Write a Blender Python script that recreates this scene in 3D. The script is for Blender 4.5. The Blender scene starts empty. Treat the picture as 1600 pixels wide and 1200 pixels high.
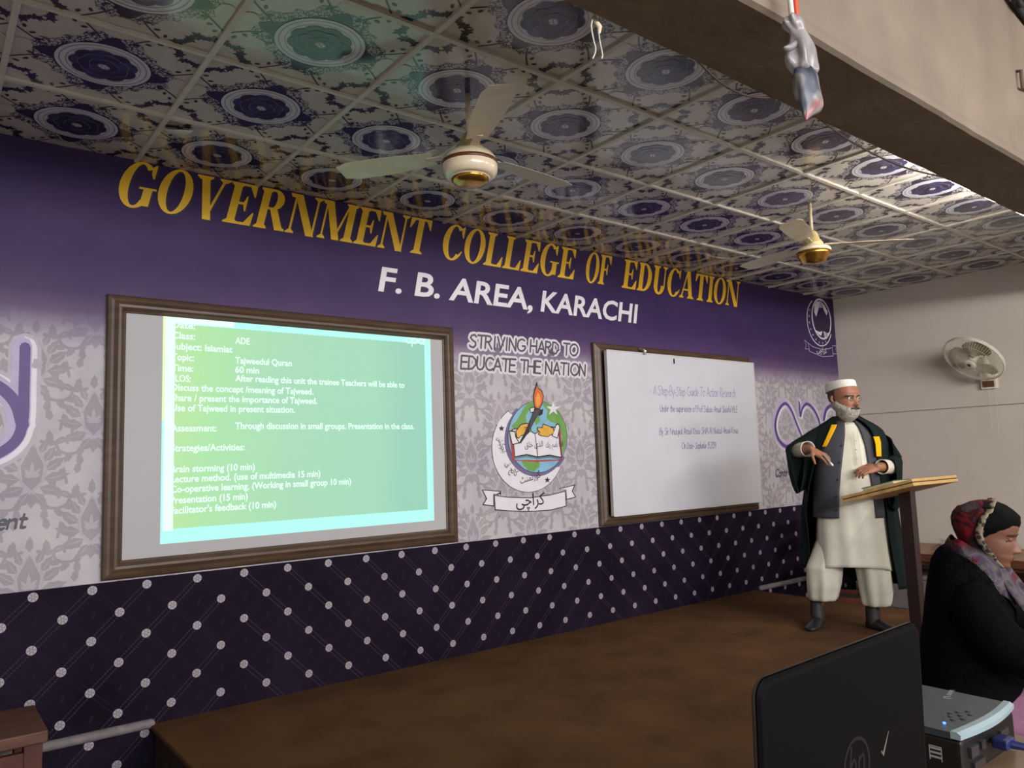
import bpy, bmesh, math, random
from math import sin, cos, pi, radians, sqrt, atan2, asin
from mathutils import Vector, Matrix, noise
random.seed(7)
C = bpy.context.scene.collection
SC = bpy.context.scene

# ------------------------------------------------------------------ camera
cam_data = bpy.data.cameras.new('camera')
cam = bpy.data.objects.new('camera', cam_data)
C.objects.link(cam)
cam_data.sensor_fit = 'HORIZONTAL'
cam_data.sensor_width = 36.0
cam_data.lens = 36.0 * 1184.376 / 1600.0
cam_data.clip_start = 0.05
RX = Vector((0.78621861, -0.61707534, -0.03283783))
DN = Vector((0.03679908, 0.09979925, -0.99432688))
FW = Vector((0.61685179, 0.78054989, 0.10117183))
cam.matrix_world = Matrix(((RX.x, -DN.x, -FW.x, -0.517), (RX.y, -DN.y, -FW.y, -4.0206),
                           (RX.z, -DN.z, -FW.z, 1.3889), (0, 0, 0, 1)))
SC.camera = cam

# ------------------------------------------------------------------ world, lights, exposure
world = bpy.data.worlds.new('room_ambient')
SC.world = world
world.use_nodes = True
world.node_tree.nodes['Background'].inputs[0].default_value = (0.80, 0.85, 1.0, 1)
world.node_tree.nodes['Background'].inputs[1].default_value = 0.03

def area(name, loc, target, sx, sy, power, col):
    l = bpy.data.lights.new(name, 'AREA')
    l.shape = 'RECTANGLE'; l.size = sx; l.size_y = sy; l.energy = power; l.color = col
    o = bpy.data.objects.new(name, l); C.objects.link(o)
    o.location = loc
    o.rotation_euler = (Vector(target) - Vector(loc)).to_track_quat('-Z', 'Y').to_euler()
    return o
area('rear_tube_lights', (0.9, -7.2, 2.5), (1.9, 0, 1.5), 5.0, 0.5, 300, (0.98, 0.97, 1.0))
area('low_rear_fill', (0.6, -8.3, 1.6), (1.8, 0, 1.6), 4.0, 1.2, 70, (0.95, 0.97, 1.0))  # unseen low fill light added behind the camera
area('side_tube_light', (4.3, -5.6, 2.5), (5.6, -1.0, 1.5), 1.2, 0.15, 60, (1.0, 0.94, 0.85))

SC.view_settings.view_transform = 'Standard'
SC.view_settings.look = 'None'
SC.view_settings.gamma = 1.0
SC.view_settings.use_curve_mapping = False
SC.view_settings.exposure = 0.0

# ------------------------------------------------------------------ helpers
def lin(c):
    o = []
    for v in c[:3]:
        v = v / 255.0
        o.append(v / 12.92 if v <= 0.04045 else ((v + 0.055) / 1.055) ** 2.4)
    return (o[0], o[1], o[2], 1.0)

def mat(name, col, rough=0.6, metal=0.0, spec=0.5, var=0.08, scale=14.0, bump=0.0, bscale=150.0,
        coat=0.0, emit=None, es=0.0, alpha=1.0, trans=0.0, stretch=None):
    m = bpy.data.materials.new(name); m.use_nodes = True
    nt = m.node_tree; N = nt.nodes; L = nt.links
    b = N['Principled BSDF']
    b.inputs['Roughness'].default_value = rough
    b.inputs['Metallic'].default_value = metal
    b.inputs['Specular IOR Level'].default_value = spec
    b.inputs['Coat Weight'].default_value = coat
    b.inputs['Alpha'].default_value = alpha
    b.inputs['Transmission Weight'].default_value = trans
    tc = N.new('ShaderNodeTexCoord')
    src = tc.outputs['Object']
    if stretch:
        mp = N.new('ShaderNodeMapping'); mp.inputs['Scale'].default_value = stretch
        L.new(src, mp.inputs['Vector']); src = mp.outputs[0]
    nz = N.new('ShaderNodeTexNoise'); nz.inputs['Scale'].default_value = scale
    nz.inputs['Detail'].default_value = 5
    L.new(src, nz.inputs['Vector'])
    rp = N.new('ShaderNodeValToRGB')
    c = lin(col)
    rp.color_ramp.elements[0].color = tuple(max(0, x * (1 - 2 * var)) for x in c[:3]) + (1,)
    rp.color_ramp.elements[1].color = tuple(min(1, x * (1 + 2 * var)) for x in c[:3]) + (1,)
    rp.color_ramp.elements[0].position = 0.25; rp.color_ramp.elements[1].position = 0.75
    L.new(nz.outputs['Fac'], rp.inputs['Fac']); L.new(rp.outputs[0], b.inputs['Base Color'])
    if bump:
        n2 = N.new('ShaderNodeTexNoise'); n2.inputs['Scale'].default_value = bscale; n2.inputs['Detail'].default_value = 4
        L.new(src, n2.inputs['Vector'])
        bp = N.new('ShaderNodeBump'); bp.inputs['Strength'].default_value = bump; bp.inputs['Distance'].default_value = 0.01
        L.new(n2.outputs['Fac'], bp.inputs['Height']); L.new(bp.outputs[0], b.inputs['Normal'])
    if emit:
        b.inputs['Emission Color'].default_value = lin(emit); b.inputs['Emission Strength'].default_value = es
    return m

class MB:
    """collects shapes, then links them as one mesh object"""
    def __init__(s): s.v = []; s.f = []; s.m = []; s.mats = []
    def mi(s, m):
        if m not in s.mats: s.mats.append(m)
        return s.mats.index(m)
    def face(s, pts, m=None):
        k = len(s.v); s.v += [tuple(p) for p in pts]; s.f.append(list(range(k, k + len(pts)))); s.m.append(s.mi(m))
    def grid(s, rows, m=None, wrap=True, cap0=False, cap1=False):
        k = len(s.v); n = len(rows[0]); mi = s.mi(m)
        for r in rows: s.v += [tuple(p) for p in r]
        for i in range(len(rows) - 1):
            for j in range(n if wrap else n - 1):
                a = k + i * n + j; b = k + i * n + (j + 1) % n
                s.f.append([a, b, b + n, a + n]); s.m.append(mi)
        if cap0: s.f.append([k + j for j in range(n)][::-1]); s.m.append(mi)
        if cap1: s.f.append([k + (len(rows) - 1) * n + j for j in range(n)]); s.m.append(mi)
    def box(s, a, b, m=None, bev=0.0, M=None):
        x0, y0, z0 = a; x1, y1, z1 = b
        if not bev:
            P = [(x0, y0, z0), (x1, y0, z0), (x1, y1, z0), (x0, y1, z0), (x0, y0, z1), (x1, y0, z1), (x1, y1, z1), (x0, y1, z1)]
            F = [(0, 3, 2, 1), (4, 5, 6, 7), (0, 1, 5, 4), (1, 2, 6, 5), (2, 3, 7, 6), (3, 0, 4, 7)]
        else:
            bm = bmesh.new(); bmesh.ops.create_cube(bm, size=1)
            for v in bm.verts: v.co = Vector(((x0 + x1) / 2 + v.co.x * (x1 - x0), (y0 + y1) / 2 + v.co.y * (y1 - y0), (z0 + z1) / 2 + v.co.z * (z1 - z0)))
            bmesh.ops.bevel(bm, geom=list(bm.edges), offset=bev, segments=3, profile=0.5, affect='EDGES')
            bm.verts.index_update()
            P = [tuple(v.co) for v in bm.verts]; F = [[v.index for v in f.verts] for f in bm.faces]; bm.free()
        if M: P = [tuple(M @ Vector(p)) for p in P]
        k = len(s.v); mi = s.mi(m); s.v += P
        for f in F: s.f.append([k + i for i in f]); s.m.append(mi)
    def tube(s, pts, rad, m=None, n=12, caps=True):
        """capsule chain through points with radii"""
        pts = [Vector(p) for p in pts]
        if not isinstance(rad, (list, tuple)): rad = [rad] * len(pts)
        P = []; R = []; T = []
        def tg(i):
            a = pts[max(0, i - 1)]; b = pts[min(len(pts) - 1, i + 1)]
            return (b - a).normalized()
        if caps:
            t = tg(0)
            for a in (80, 55, 28): P.append(pts[0] - t * rad[0] * sin(radians(a))); R.append(rad[0] * cos(radians(a))); T.append(t)
        for i, p in enumerate(pts): P.append(p); R.append(rad[i]); T.append(tg(i))
        if caps:
            t = tg(len(pts) - 1)
            for a in (28, 55, 80): P.append(pts[-1] + t * rad[-1] * sin(radians(a))); R.append(rad[-1] * cos(radians(a))); T.append(t)
        up = Vector((0, 0, 1)) if abs(T[0].z) < 0.9 else Vector((1, 0, 0))
        u = T[0].cross(up).normalized()
        rows = []
        for p, r, t in zip(P, R, T):
            u = (u - t * u.dot(t)).normalized(); w = t.cross(u)
            rows.append([p + (u * cos(2 * pi * j / n) + w * sin(2 * pi * j / n)) * r for j in range(n)])
        s.grid(rows, m, True, True, True)
    def lathe(s, prof, c=(0, 0, 0), m=None, n=40, M=None):
        rows = [[Vector((c[0] + r * cos(2 * pi * j / n), c[1] + r * sin(2 * pi * j / n), c[2] + z)) for j in range(n)] for r, z in prof]
        if M: rows = [[M @ p for p in r] for r in rows]
        s.grid(rows, m, True, prof[0][0] > 1e-4, prof[-1][0] > 1e-4)
    def build(s, name, m=None, parent=None, off=None, smooth=False, solid=0.0, sub=0, smooth_angle=None):
        me = bpy.data.meshes.new(name)
        top = parent
        while top is not None and top.parent is not None: top = top.parent
        o3 = Vector(off) if off is not None else (top.location.copy() if (top is not None and top.get('_w')) else Vector((0, 0, 0)))
        me.from_pydata([(p[0] - o3[0], p[1] - o3[1], p[2] - o3[2]) for p in s.v], [], s.f)
        ms = [x if x is not None else m for x in s.mats]
        for x in ms: me.materials.append(x)
        me.polygons.foreach_set('material_index', s.m)
        if smooth: me.polygons.foreach_set('use_smooth', [True] * len(s.f))
        me.update()
        o = bpy.data.objects.new(name, me); C.objects.link(o)
        if parent is not None: o.parent = parent
        elif off is not None: o.location = off
        if solid:
            md = o.modifiers.new('thickness', 'SOLIDIFY'); md.thickness = solid; md.offset = -1
        if sub:
            md = o.modifiers.new('smooth', 'SUBSURF'); md.levels = sub; md.render_levels = sub
        return o

def tag(o, label=None, cat=None, group=None, kind=None):
    if label: o['label'] = label
    if cat: o['category'] = cat
    if group: o['group'] = group
    if kind: o['kind'] = kind
    return o
def root(name, loc, label, cat, rz=0.0, group=None, world=False):
    o = bpy.data.objects.new(name, None); C.objects.link(o); o.empty_display_size = 0.1
    o.location = loc; o.rotation_euler = (0, 0, rz)
    if world: o['_w'] = 1
    return tag(o, label, cat, group)
def copy_tree(o, parent=None):
    c = o.copy(); C.objects.link(c)
    if parent is not None: c.parent = parent
    for ch in list(o.children): copy_tree(ch, c)
    return c

# ---- flat printed artwork: polygons in layers on a plane
JR = random.Random(11)
class Art(MB):
    def __init__(s, mp, jit=0.85): super().__init__(); s.jit = jit; s.mp = mp      # mp(x, y, height) -> 3D
    def poly(s, pts, m, h):
        h = h + JR.random() * s.jit     # neighbours never lie in exactly one plane
        s.face([s.mp(x, y, h) for x, y in pts], m)
    def ring(s, outer, inner, m, h, closed=True):
        n = len(outer)
        for i in range(n if closed else n - 1):
            j = (i + 1) % n
            s.poly([outer[i], outer[j], inner[j], inner[i]], m, h)
    def stroke(s, pts, w, m, h, smooth=0, cap=True, nib=None):
        if smooth: pts = crom(pts, smooth)
        n = len(pts)
        if not smooth and not isinstance(w, (list, tuple)) and n > 2:      # break the ribbon at sharp corners
            for i in range(1, n - 1):
                ax, ay = pts[i][0] - pts[i - 1][0], pts[i][1] - pts[i - 1][1]; bx, by = pts[i + 1][0] - pts[i][0], pts[i + 1][1] - pts[i][1]
                if (ax * bx + ay * by) < .72 * sqrt((ax * ax + ay * ay) * (bx * bx + by * by)):
                    s.stroke(pts[:i + 1], w, m, h, 0, cap, nib); s.stroke(pts[i:], w, m, h, 0, cap, nib); return
        L = []; R = []
        if not isinstance(w, (list, tuple)): w = [w] * n
        elif len(w) != n:
            w = [w[0] + (w[-1] - w[0]) * i / (n - 1) if len(w) == 2 else w[min(len(w) - 1, int(i * len(w) / n))] for i in range(n)]
        for i in range(n):
            a = pts[max(0, i - 1)]; b = pts[min(n - 1, i + 1)]
            dx, dy = b[0] - a[0], b[1] - a[1]; l = sqrt(dx * dx + dy * dy) or 1e-9
            ww = w[i] / 2
            if nib: ww *= 0.35 + 0.65 * abs(dx / l * sin(nib) - dy / l * cos(nib))
            L.append((pts[i][0] - dy / l * ww, pts[i][1] + dx / l * ww)); R.append((pts[i][0] + dy / l * ww, pts[i][1] - dx / l * ww))
        for i in range(n - 1): s.poly([L[i], R[i], R[i + 1], L[i + 1]], m, h)
        if cap:
            for k in (0, n - 1): s.poly(circ(pts[k][0], pts[k][1], w[k] * 0.5 * (0.6 if nib else 1), w[k] * 0.5 * (0.6 if nib else 1), 8), m, h)
def circ(cx, cy, rx, ry=None, n=24, a0=0.0, a1=360.0, rot=0.0):
    ry = rx if ry is None else ry; o = []; full = abs(a1 - a0) >= 359.9
    for i in range(n if full else n + 1):
        t = radians(a0 + (a1 - a0) * i / n); x = rx * cos(t); y = ry * sin(t)
        o.append((cx + x * cos(rot) - y * sin(rot), cy + x * sin(rot) + y * cos(rot)))
    return o
def crom(P, k=6):
    o = []
    for i in range(len(P) - 1):
        a = P[max(0, i - 1)]; b = P[i]; c = P[i + 1]; d = P[min(len(P) - 1, i + 2)]
        for j in range(k):
            t = j / k
            o.append(tuple(0.5 * ((2 * b[q]) + (-a[q] + c[q]) * t + (2 * a[q] - 5 * b[q] + 4 * c[q] - d[q]) * t * t + (-a[q] + 3 * b[q] - 3 * c[q] + d[q]) * t ** 3) for q in range(len(b))))
    o.append(tuple(P[-1])); return o
def interp(tab, z):
    """piecewise linear table [(z, a, b, ...)] sorted by z"""
    if z <= tab[0][0]: return tab[0][1:]
    for i in range(len(tab) - 1):
        if z <= tab[i + 1][0]:
            t = (z - tab[i][0]) / (tab[i + 1][0] - tab[i][0])
            t2 = t
            return tuple(a + (b - a) * t2 for a, b in zip(tab[i][1:], tab[i + 1][1:]))
    return tab[-1][1:]
def text_polys(body, bold=0.0, spacing=1.0):
    """faces of a text line in em units: list of polygons"""
    c = bpy.data.curves.new('lettering', 'FONT'); c.body = body; c.offset = bold; c.space_character = spacing; c.resolution_u = 3
    o = bpy.data.objects.new('lettering', c); C.objects.link(o)
    dg = bpy.context.evaluated_depsgraph_get(); dg.update()
    me = bpy.data.meshes.new_from_object(o.evaluated_get(dg))
    P = [[(me.vertices[i].co.x, me.vertices[i].co.y) for i in f.vertices] for f in me.polygons]
    bpy.data.objects.remove(o); bpy.data.curves.remove(c); bpy.data.meshes.remove(me)
    return P
def put_text(art, body, x0, x1, z0, em, m, h, bold=0.0, shear=0.0, rot=0.0, spacing=1.0, z1=None):
    P = text_polys(body, bold, spacing)
    xs = [p[0] for f in P for p in f]
    if not xs: return
    a, b = min(xs), max(xs); sx = (x1 - x0) / (b - a); zl = 0 if z1 is None else (z1 - z0) / (x1 - x0)
    for f in P:
        q = []
        for x, y in f:
            X = (x - a) * sx + y * em * shear; Z = y * em + X * zl
            q.append((x0 + X * cos(rot) - Z * sin(rot), z0 + X * sin(rot) + Z * cos(rot)))
        art.poly(q, m, h)

# ------------------------------------------------------------------ letter shapes
def serif_glyph(ch):
    """bold serif capital as polygons, cap height 1; returns (polys, width)"""
    P = []; S = 0.045; st = 0.235; th = 0.06
    def R(x0, y0, x1, y1): P.append([(x0, y0), (x1, y0), (x1, y1), (x0, y1)])
    def ser(cx, w, y, up, e=0.10):      # bracketed serif under / above a stem
        d = S if up else -S; a, b = cx - w / 2, cx + w / 2
        P.append([(a - e, y), (b + e, y), (b + e, y + d * 0.7), (b, y + d * 2.2), (a, y + d * 2.2), (a - e, y + d * 0.7)])
    def stem(x, w=st, y0=0.0, y1=1.0, e=0.10, s0=True, s1=True):
        R(x, y0, x + w, y1)
        if s0: ser(x + w / 2, w, y0, True, e)
        if s1: ser(x + w / 2, w, y1, False, e)
    def para(x0, y0, x1, y1, w): P.append([(x0, y0), (x0 + w, y0), (x1 + w, y1), (x1, y1)])
    def arc(cx, cy, ro, so, ri, si, a0, a1, n=26, dx=0.0):
        o = circ(cx, cy, ro, so, n, a0, a1); i = circ(cx + dx, cy, ri, si, n, a0, a1); k = len(o)
        full = abs(a1 - a0) > 359
        for q in range(k if full else k - 1): P.append([o[q], o[(q + 1) % k], i[(q + 1) % k], i[q]])
    if ch == 'O': arc(.45, .5, .45, .53, .22, .475, 0, 360); return P, .9
    if ch in 'GC':
        arc(.45, .5, .45, .53, .21, .475, 48, 318)
        if ch == 'C':
            P.append([(.70, .93), (.80, 1.0), (.83, 1.0), (.83, .66), (.79, .66), (.72, .80)]); P.append([(.60, .06), (.78, .14), (.85, .26), (.82, .28), (.70, .16), (.58, .10)]); return P, .88
        P.append([(.70, .93), (.78, 1.0), (.82, 1.0), (.82, .68), (.78, .68), (.71, .80)])
        R(.62, .05, .85, .44); P.append([(.50, .42), (.95, .42), (.95, .465), (.50, .465)]); P.append([(.55, .0), (.66, .06), (.66, .14), (.55, .07)]); return P, .96
    if ch == 'I': stem(.10); return P, .43
    if ch == 'V': para(.40, -.02, .09, 1, .23); para(.42, -.02, .74, 1, .08); ser(.205, .25, 1, False, .11); ser(.78, .1, 1, False, .12); return P, .93
    if ch == 'A': para(.05, 0, .36, 1.02, .08); para(.60, 0, .33, 1.02, .24); R(.2, .28, .62, .34); ser(.1, .08, 0, True, .11); ser(.72, .24, 0, True, .1); return P, .92
    if ch == 'N': stem(.10, .07, 0, 1, .10, True, False); para(.68, -.02, .06, 1, .26); stem(.84, .07, 0, 1, .12, False, True); ser(.1, .2, 1, False, .06); R(.86, -.02, .91, .2); return P, 1.02
    if ch == 'M': stem(.10, .06, 0, 1, .10, True, False); para(.50, 0, .08, 1, .25); para(.52, 0, .90, 1, .07); stem(.90, .24, 0, 1, .1); ser(.14, .22, 1, False, .05); return P, 1.24
    if ch == 'U': stem(.10, .24, .28, 1, .1, False); stem(.72, .07, .28, 1, .12, False); arc(.445, .30, .345, .33, .115, .25, 180, 360, 20); return P, .92
    if ch == 'T':
        stem(.33, .24, 0, 1, .11, True, False); R(.03, 1 - th, .87, 1)
        P.append([(.03, 1), (.10, 1), (.22, 1 - th), (.06, .70), (.02, .70)]); P.append([(.87, 1), (.80, 1), (.68, 1 - th), (.84, .70), (.88, .70)]); return P, .9
    if ch == 'L':
        stem(.10); R(.2, 0, .80, th); P.append([(.80, 0), (.62, 0), (.60, th), (.78, .32), (.82, .32)]); return P, .84
    if ch in 'EF':
        stem(.10); R(.2, 1 - th, .78, 1); P.append([(.78, 1), (.60, 1), (.58, 1 - th), (.75, .70), (.79, .70)])
        R(.25, .48, .58, .48 + th); P.append([(.54, .33), (.58, .33), (.58, .70), (.54, .70), (.48, .54), (.48, .48)])
        if ch == 'E': R(.2, 0, .80, th); P.append([(.82, 0), (.62, 0), (.60, th), (.80, .32), (.84, .32)])
        return P, .86
    if ch == 'D':
        stem(.10, .235, 0, 1, .08); arc(.36, .5, .50, .5, .26, .44, -90, 90, 24); R(.2, 0, .37, .06); R(.2, .94, .37, 1); return P, .9
    if ch == 'R':
        stem(.10, .235, 0, 1, .08); arc(.46, .74, .33, .26, .10, .20, -90, 90, 20); R(.2, .94, .47, 1); R(.2, .48, .47, .54)
        P.append([(.40, .50), (.64, .50), (.90, .06), (.68, .0)]); P.append([(.66, 0), (.98, 0), (.98, .04), (.86, .10)]); return P, .98
    return [], .34

# single-stroke letters: [strokes], width  (cap height 1, x-height .62)
def A_(cx, cy, rx, ry, a0, a1, n=10): return circ(cx, cy, rx, ry, n, a0, a1)
SF = {
 'A': ([[(0, 0), (.3, 1), (.6, 0)], [(.1, .34), (.5, .34)]], .66), 'B': ([[(0, 0), (0, 1), (.3, 1), (.44, .88), (.42, .65), (.25, .54), (0, .54)], [(.25, .54), (.5, .42), (.5, .15), (.3, 0), (0, 0)]], .58),
 'C': ([A_(.33, .5, .33, .5, 45, 315)], .62), 'D': ([[(0, 0), (0, 1), (.25, .98), (.5, .75), (.52, .4), (.3, .06), (0, 0)]], .62), 'E': ([[(.45, 1), (0, 1), (0, 0), (.47, 0)], [(0, .53), (.4, .53)]], .55),
 'F': ([[(.45, 1), (0, 1), (0, 0)], [(0, .53), (.38, .53)]], .52), 'G': ([A_(.34, .5, .34, .5, 50, 340) + [(.62, .45), (.4, .45)]], .74), 'H': ([[(0, 0), (0, 1)], [(.5, 0), (.5, 1)], [(0, .52), (.5, .52)]], .62),
 'I': ([[(.11, 0), (.11, 1)]], .32), 'K': ([[(0, 0), (0, 1)], [(.45, 1), (0, .45), (.5, 0)]], .58), 'N': ([[(0, 0), (0, 1), (.52, 0), (.52, 1)]], .66), 'O': ([A_(.36, .5, .36, .5, 0, 360, 18) + [(.72, .5)]], .8),
 'P': ([[(0, 0), (0, 1), (.32, .98), (.45, .78), (.3, .55), (0, .5)]], .54), 'R': ([[(0, 0), (0, 1), (.32, .98), (.44, .78), (.3, .56), (0, .52)], [(.2, .52), (.5, 0)]], .6), 'S': ([[(.46, .86), (.32, 1), (.1, .94), (.04, .74), (.2, .56), (.4, .42), (.44, .2), (.28, .0), (.06, .04), (0, .14)]], .56),
 'T': ([[(0, 1), (.56, 1)], [(.28, 1), (.28, 0)]], .6), 'U': ([[(0, 1), (0, .3), (.1, .06), (.26, 0), (.42, .06), (.52, .3), (.52, 1)]], .66), 'V': ([[(0, 1), (.27, 0), (.54, 1)]], .62), 'Q': ([A_(.36, .5, .36, .5, 0, 360, 16), [(.45, .2), (.7, -.1)]], .8),
 'a': ([A_(.2, .3, .2, .3, 30, 330, 9), [(.4, .6), (.4, .08), (.46, 0)]], .52), 'b': ([[(0, 1), (0, 0)], A_(.2, .3, .2, .3, 150, -150, 9)], .5), 'c': ([A_(.2, .3, .2, .3, 50, 310, 9)], .42), 'd': ([A_(.2, .3, .2, .3, 30, 330, 9), [(.4, 1), (.4, 0)]], .52),
 'e': ([[(.02, .32), (.38, .32)] + A_(.2, .3, .19, .3, 10, 310, 10)], .46), 'f': ([[(.34, .94), (.22, 1), (.12, .85), (.12, 0)], [(0, .6), (.28, .6)]], .34), 'g': ([A_(.2, .3, .2, .3, 30, 330, 9), [(.4, .6), (.4, -.2), (.2, -.32), (.02, -.22)]], .52),
 'h': ([[(0, 1), (0, 0)], [(0, .42), (.18, .62), (.34, .5), (.36, 0)]], .48), 'i': ([[(.04, .6), (.04, 0)], [(.04, .8), (.05, .84)]], .18), 'k': ([[(0, 1), (0, 0)], [(.32, .6), (0, .26), (.36, 0)]], .44), 'l': ([[(.04, 1), (.04, 0)]], .18),
 'm': ([[(0, .62), (0, 0)], [(0, .42), (.14, .62), (.26, .5), (.27, 0)], [(.27, .42), (.42, .62), (.54, .5), (.55, 0)]], .66), 'n': ([[(0, .62), (0, 0)], [(0, .42), (.18, .62), (.33, .5), (.35, 0)]], .47), 'o': ([A_(.2, .3, .2, .3, 0, 360, 12)], .5), 'p': ([[(0, .62), (0, -.32)], A_(.2, .3, .2, .3, 150, -150, 9)], .5),
 'r': ([[(0, .62), (0, 0)], [(0, .4), (.12, .58), (.26, .6)]], .34), 's': ([[(.3, .52), (.18, .62), (.04, .52), (.08, .38), (.28, .26), (.3, .1), (.16, 0), (0, .08)]], .4), 't': ([[(.12, .9), (.12, .1), (.2, 0), (.32, .06)], [(0, .6), (.3, .6)]], .36), 'u': ([[(0, .62), (0, .14), (.12, 0), (.28, .08), (.36, .3)], [(.36, .62), (.36, 0)]], .48),
 'v': ([[(0, .6), (.18, 0), (.36, .6)]], .44), 'w': ([[(0, .6), (.14, 0), (.27, .5), (.4, 0), (.54, .6)]], .62), 'x': ([[(0, .6), (.34, 0)], [(.34, .6), (0, 0)]], .42), 'y': ([[(0, .6), (.18, .05)], [(.36, .6), (.1, -.32)]], .44), '-': ([[(0, .35), (.24, .35)]], .34), '.': ([[(.03, .02), (.05, .04)]], .16), "'": ([[(.04, 1), (.03, .84)]], .14),
 'L': ([[(0, 1), (0, 0), (.42, 0)]], .5), 'j': ([[(.12, .6), (.12, -.2), (0, -.3)]], .24),
 '5': ([[(.4, 1), (.06, 1), (.03, .6), (.3, .58), (.4, .3), (.26, 0), (0, .08)]], .5),
 '1': ([[(0, .8), (.14, 1), (.14, 0)]], .28), '2': ([[(0, .8), (.2, 1), (.4, .8), (.3, .5), (0, 0), (.42, 0)]], .52), '0': ([A_(.22, .5, .22, .5, 0, 360, 12)], .54), '9': ([A_(.2, .72, .2, .28, 0, 360, 10), [(.4, .72), (.3, 0)]], .5), ' ': ([], .34)}
def put_strokes(art, body, x0, x1, z0, cap, w, m, h, shear=0.0, nib=None, z1=None, jit=0.0, seed=1):
    tot = sum(SF[c][1] for c in body); k = (x1 - x0) / tot; x = 0; rg = random.Random(seed); sl = 0 if z1 is None else (z1 - z0) / (x1 - x0)
    for c in body:
        st, wd = SF[c]
        for q in st:
            P = [(x0 + (x + a + rg.uniform(-jit, jit)) * k + b * cap * shear, z0 + (b + rg.uniform(-jit, jit)) * cap + sl * (x + a) * k) for a, b in q]
            art.stroke(P, w, m, h, nib=nib)
        x += wd

# ------------------------------------------------------------------ room shell
CEIL = 2.95; XR = 6.98; XL = -2.4; YB = -8.6
m_plaster = mat('cream_plaster', (200, 190, 178), 0.85, var=0.05, scale=1.4, bump=0.15, bscale=30)
m_plaster_r = mat('right_wall_plaster', (196, 186, 175), 0.8, var=0.04, scale=1.1, bump=0.12, bscale=24)
m_floor = mat('floor_terrazzo', (96, 84, 72), 0.6, var=0.15, scale=40)
m_beam = mat('beam_plaster', (126, 112, 98), 0.85, var=0.10, scale=3.0, bump=0.3, bscale=18); m_under = mat('beam_soffit_brown', (100, 80, 60), 0.85, var=0.09, scale=3.0, bump=0.2, bscale=18)  # underside and far face take a darker brown than the near face
m_slab = mat('slab_concrete', (150, 142, 132), 0.9, var=0.1, scale=4)

b = MB(); b.box((XL, YB, -0.12), (XR + 0.15, 0.15, 0.0)); tag(b.build('floor', m_floor), kind='structure')
b = MB(); b.box((XL, 0.0, 0.0), (XR, 0.15, 3.5)); tag(b.build('wall_back', m_plaster), kind='structure')
b = MB(); b.box((XR, YB, 0.0), (XR + 0.15, 0.15, 1.742)); b.box((XR - 0.028, YB, 1.742), (XR + 0.15, 0.15, 3.5)); tag(b.build('wall_right', m_plaster_r), kind='structure')
b = MB(); b.box((XL - 0.15, YB, 0.0), (XL, 0.15, 3.5)); tag(b.build('wall_left', m_plaster), kind='structure')
b = MB(); b.box((XL, YB - 0.15, 0.0), (XR, YB, 3.5)); tag(b.build('wall_rear', m_plaster), kind='structure')
b = MB(); b.box((XL, YB, 3.47), (XR, -2.88, 3.6)); tag(b.build('trim_2', m_slab), kind='structure')
# beam with chipped, slightly uneven lower edge
b = MB(); n = 120; rows = []
for i in range(n + 1):
    x = XL + (XR - 0.02 - XL) * i / n
    e = 0.006 * noise.noise(Vector((x * 2.3, 0, 0))) + 0.004 * noise.noise(Vector((x * 9, 3, 0)))
    e2 = 0.005 * noise.noise(Vector((x * 3.1, 5, 0)))
    rows.append([(x, -2.58, 2.652 + e2), (x, -2.588, 2.646 + e2), (x, -2.868, 2.646 + e), (x, -2.885, 2.652 + e), (x, -2.888, 2.672 + e), (x, -2.88, 2.70), (x, -2.88, 3.55), (x, -2.58, 3.55)])
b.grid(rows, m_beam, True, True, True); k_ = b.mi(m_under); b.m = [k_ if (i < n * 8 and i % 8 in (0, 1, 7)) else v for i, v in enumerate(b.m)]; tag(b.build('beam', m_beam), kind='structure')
m_ledge = mat('ledge_paint', (126, 116, 118), 0.7, var=0.15, scale=20)
b = MB()
for x0, x1 in ((XL, 0.405), (5.33, XR - 0.01)):
    b.tube([(x0, -0.02, 0.215), (x1, -0.02, 0.215)], 0.022, n=14)
tag(b.build('baseboard_back', m_ledge, smooth=True), kind='structure')

# stage platform
m_carpet = mat('brown_stage_carpet', (90, 62, 38), 0.95, spec=0.15, var=0.16, scale=3.5, bump=0.35, bscale=260)
m_stage_side = mat('stage_side_board', (52, 36, 26), 0.8, var=0.15, scale=8)
sb = MB(); n = 40; rows = []
sb.box((0.43, -2.34, 0.0), (5.22, -0.015, 0.185), m_stage_side)
sb.box((0.405, -2.38, 0.185), (5.25, -0.012, 0.21), m_carpet, bev=0.008)
tag(sb.build('stage_platform', m_carpet), kind='structure')

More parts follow.
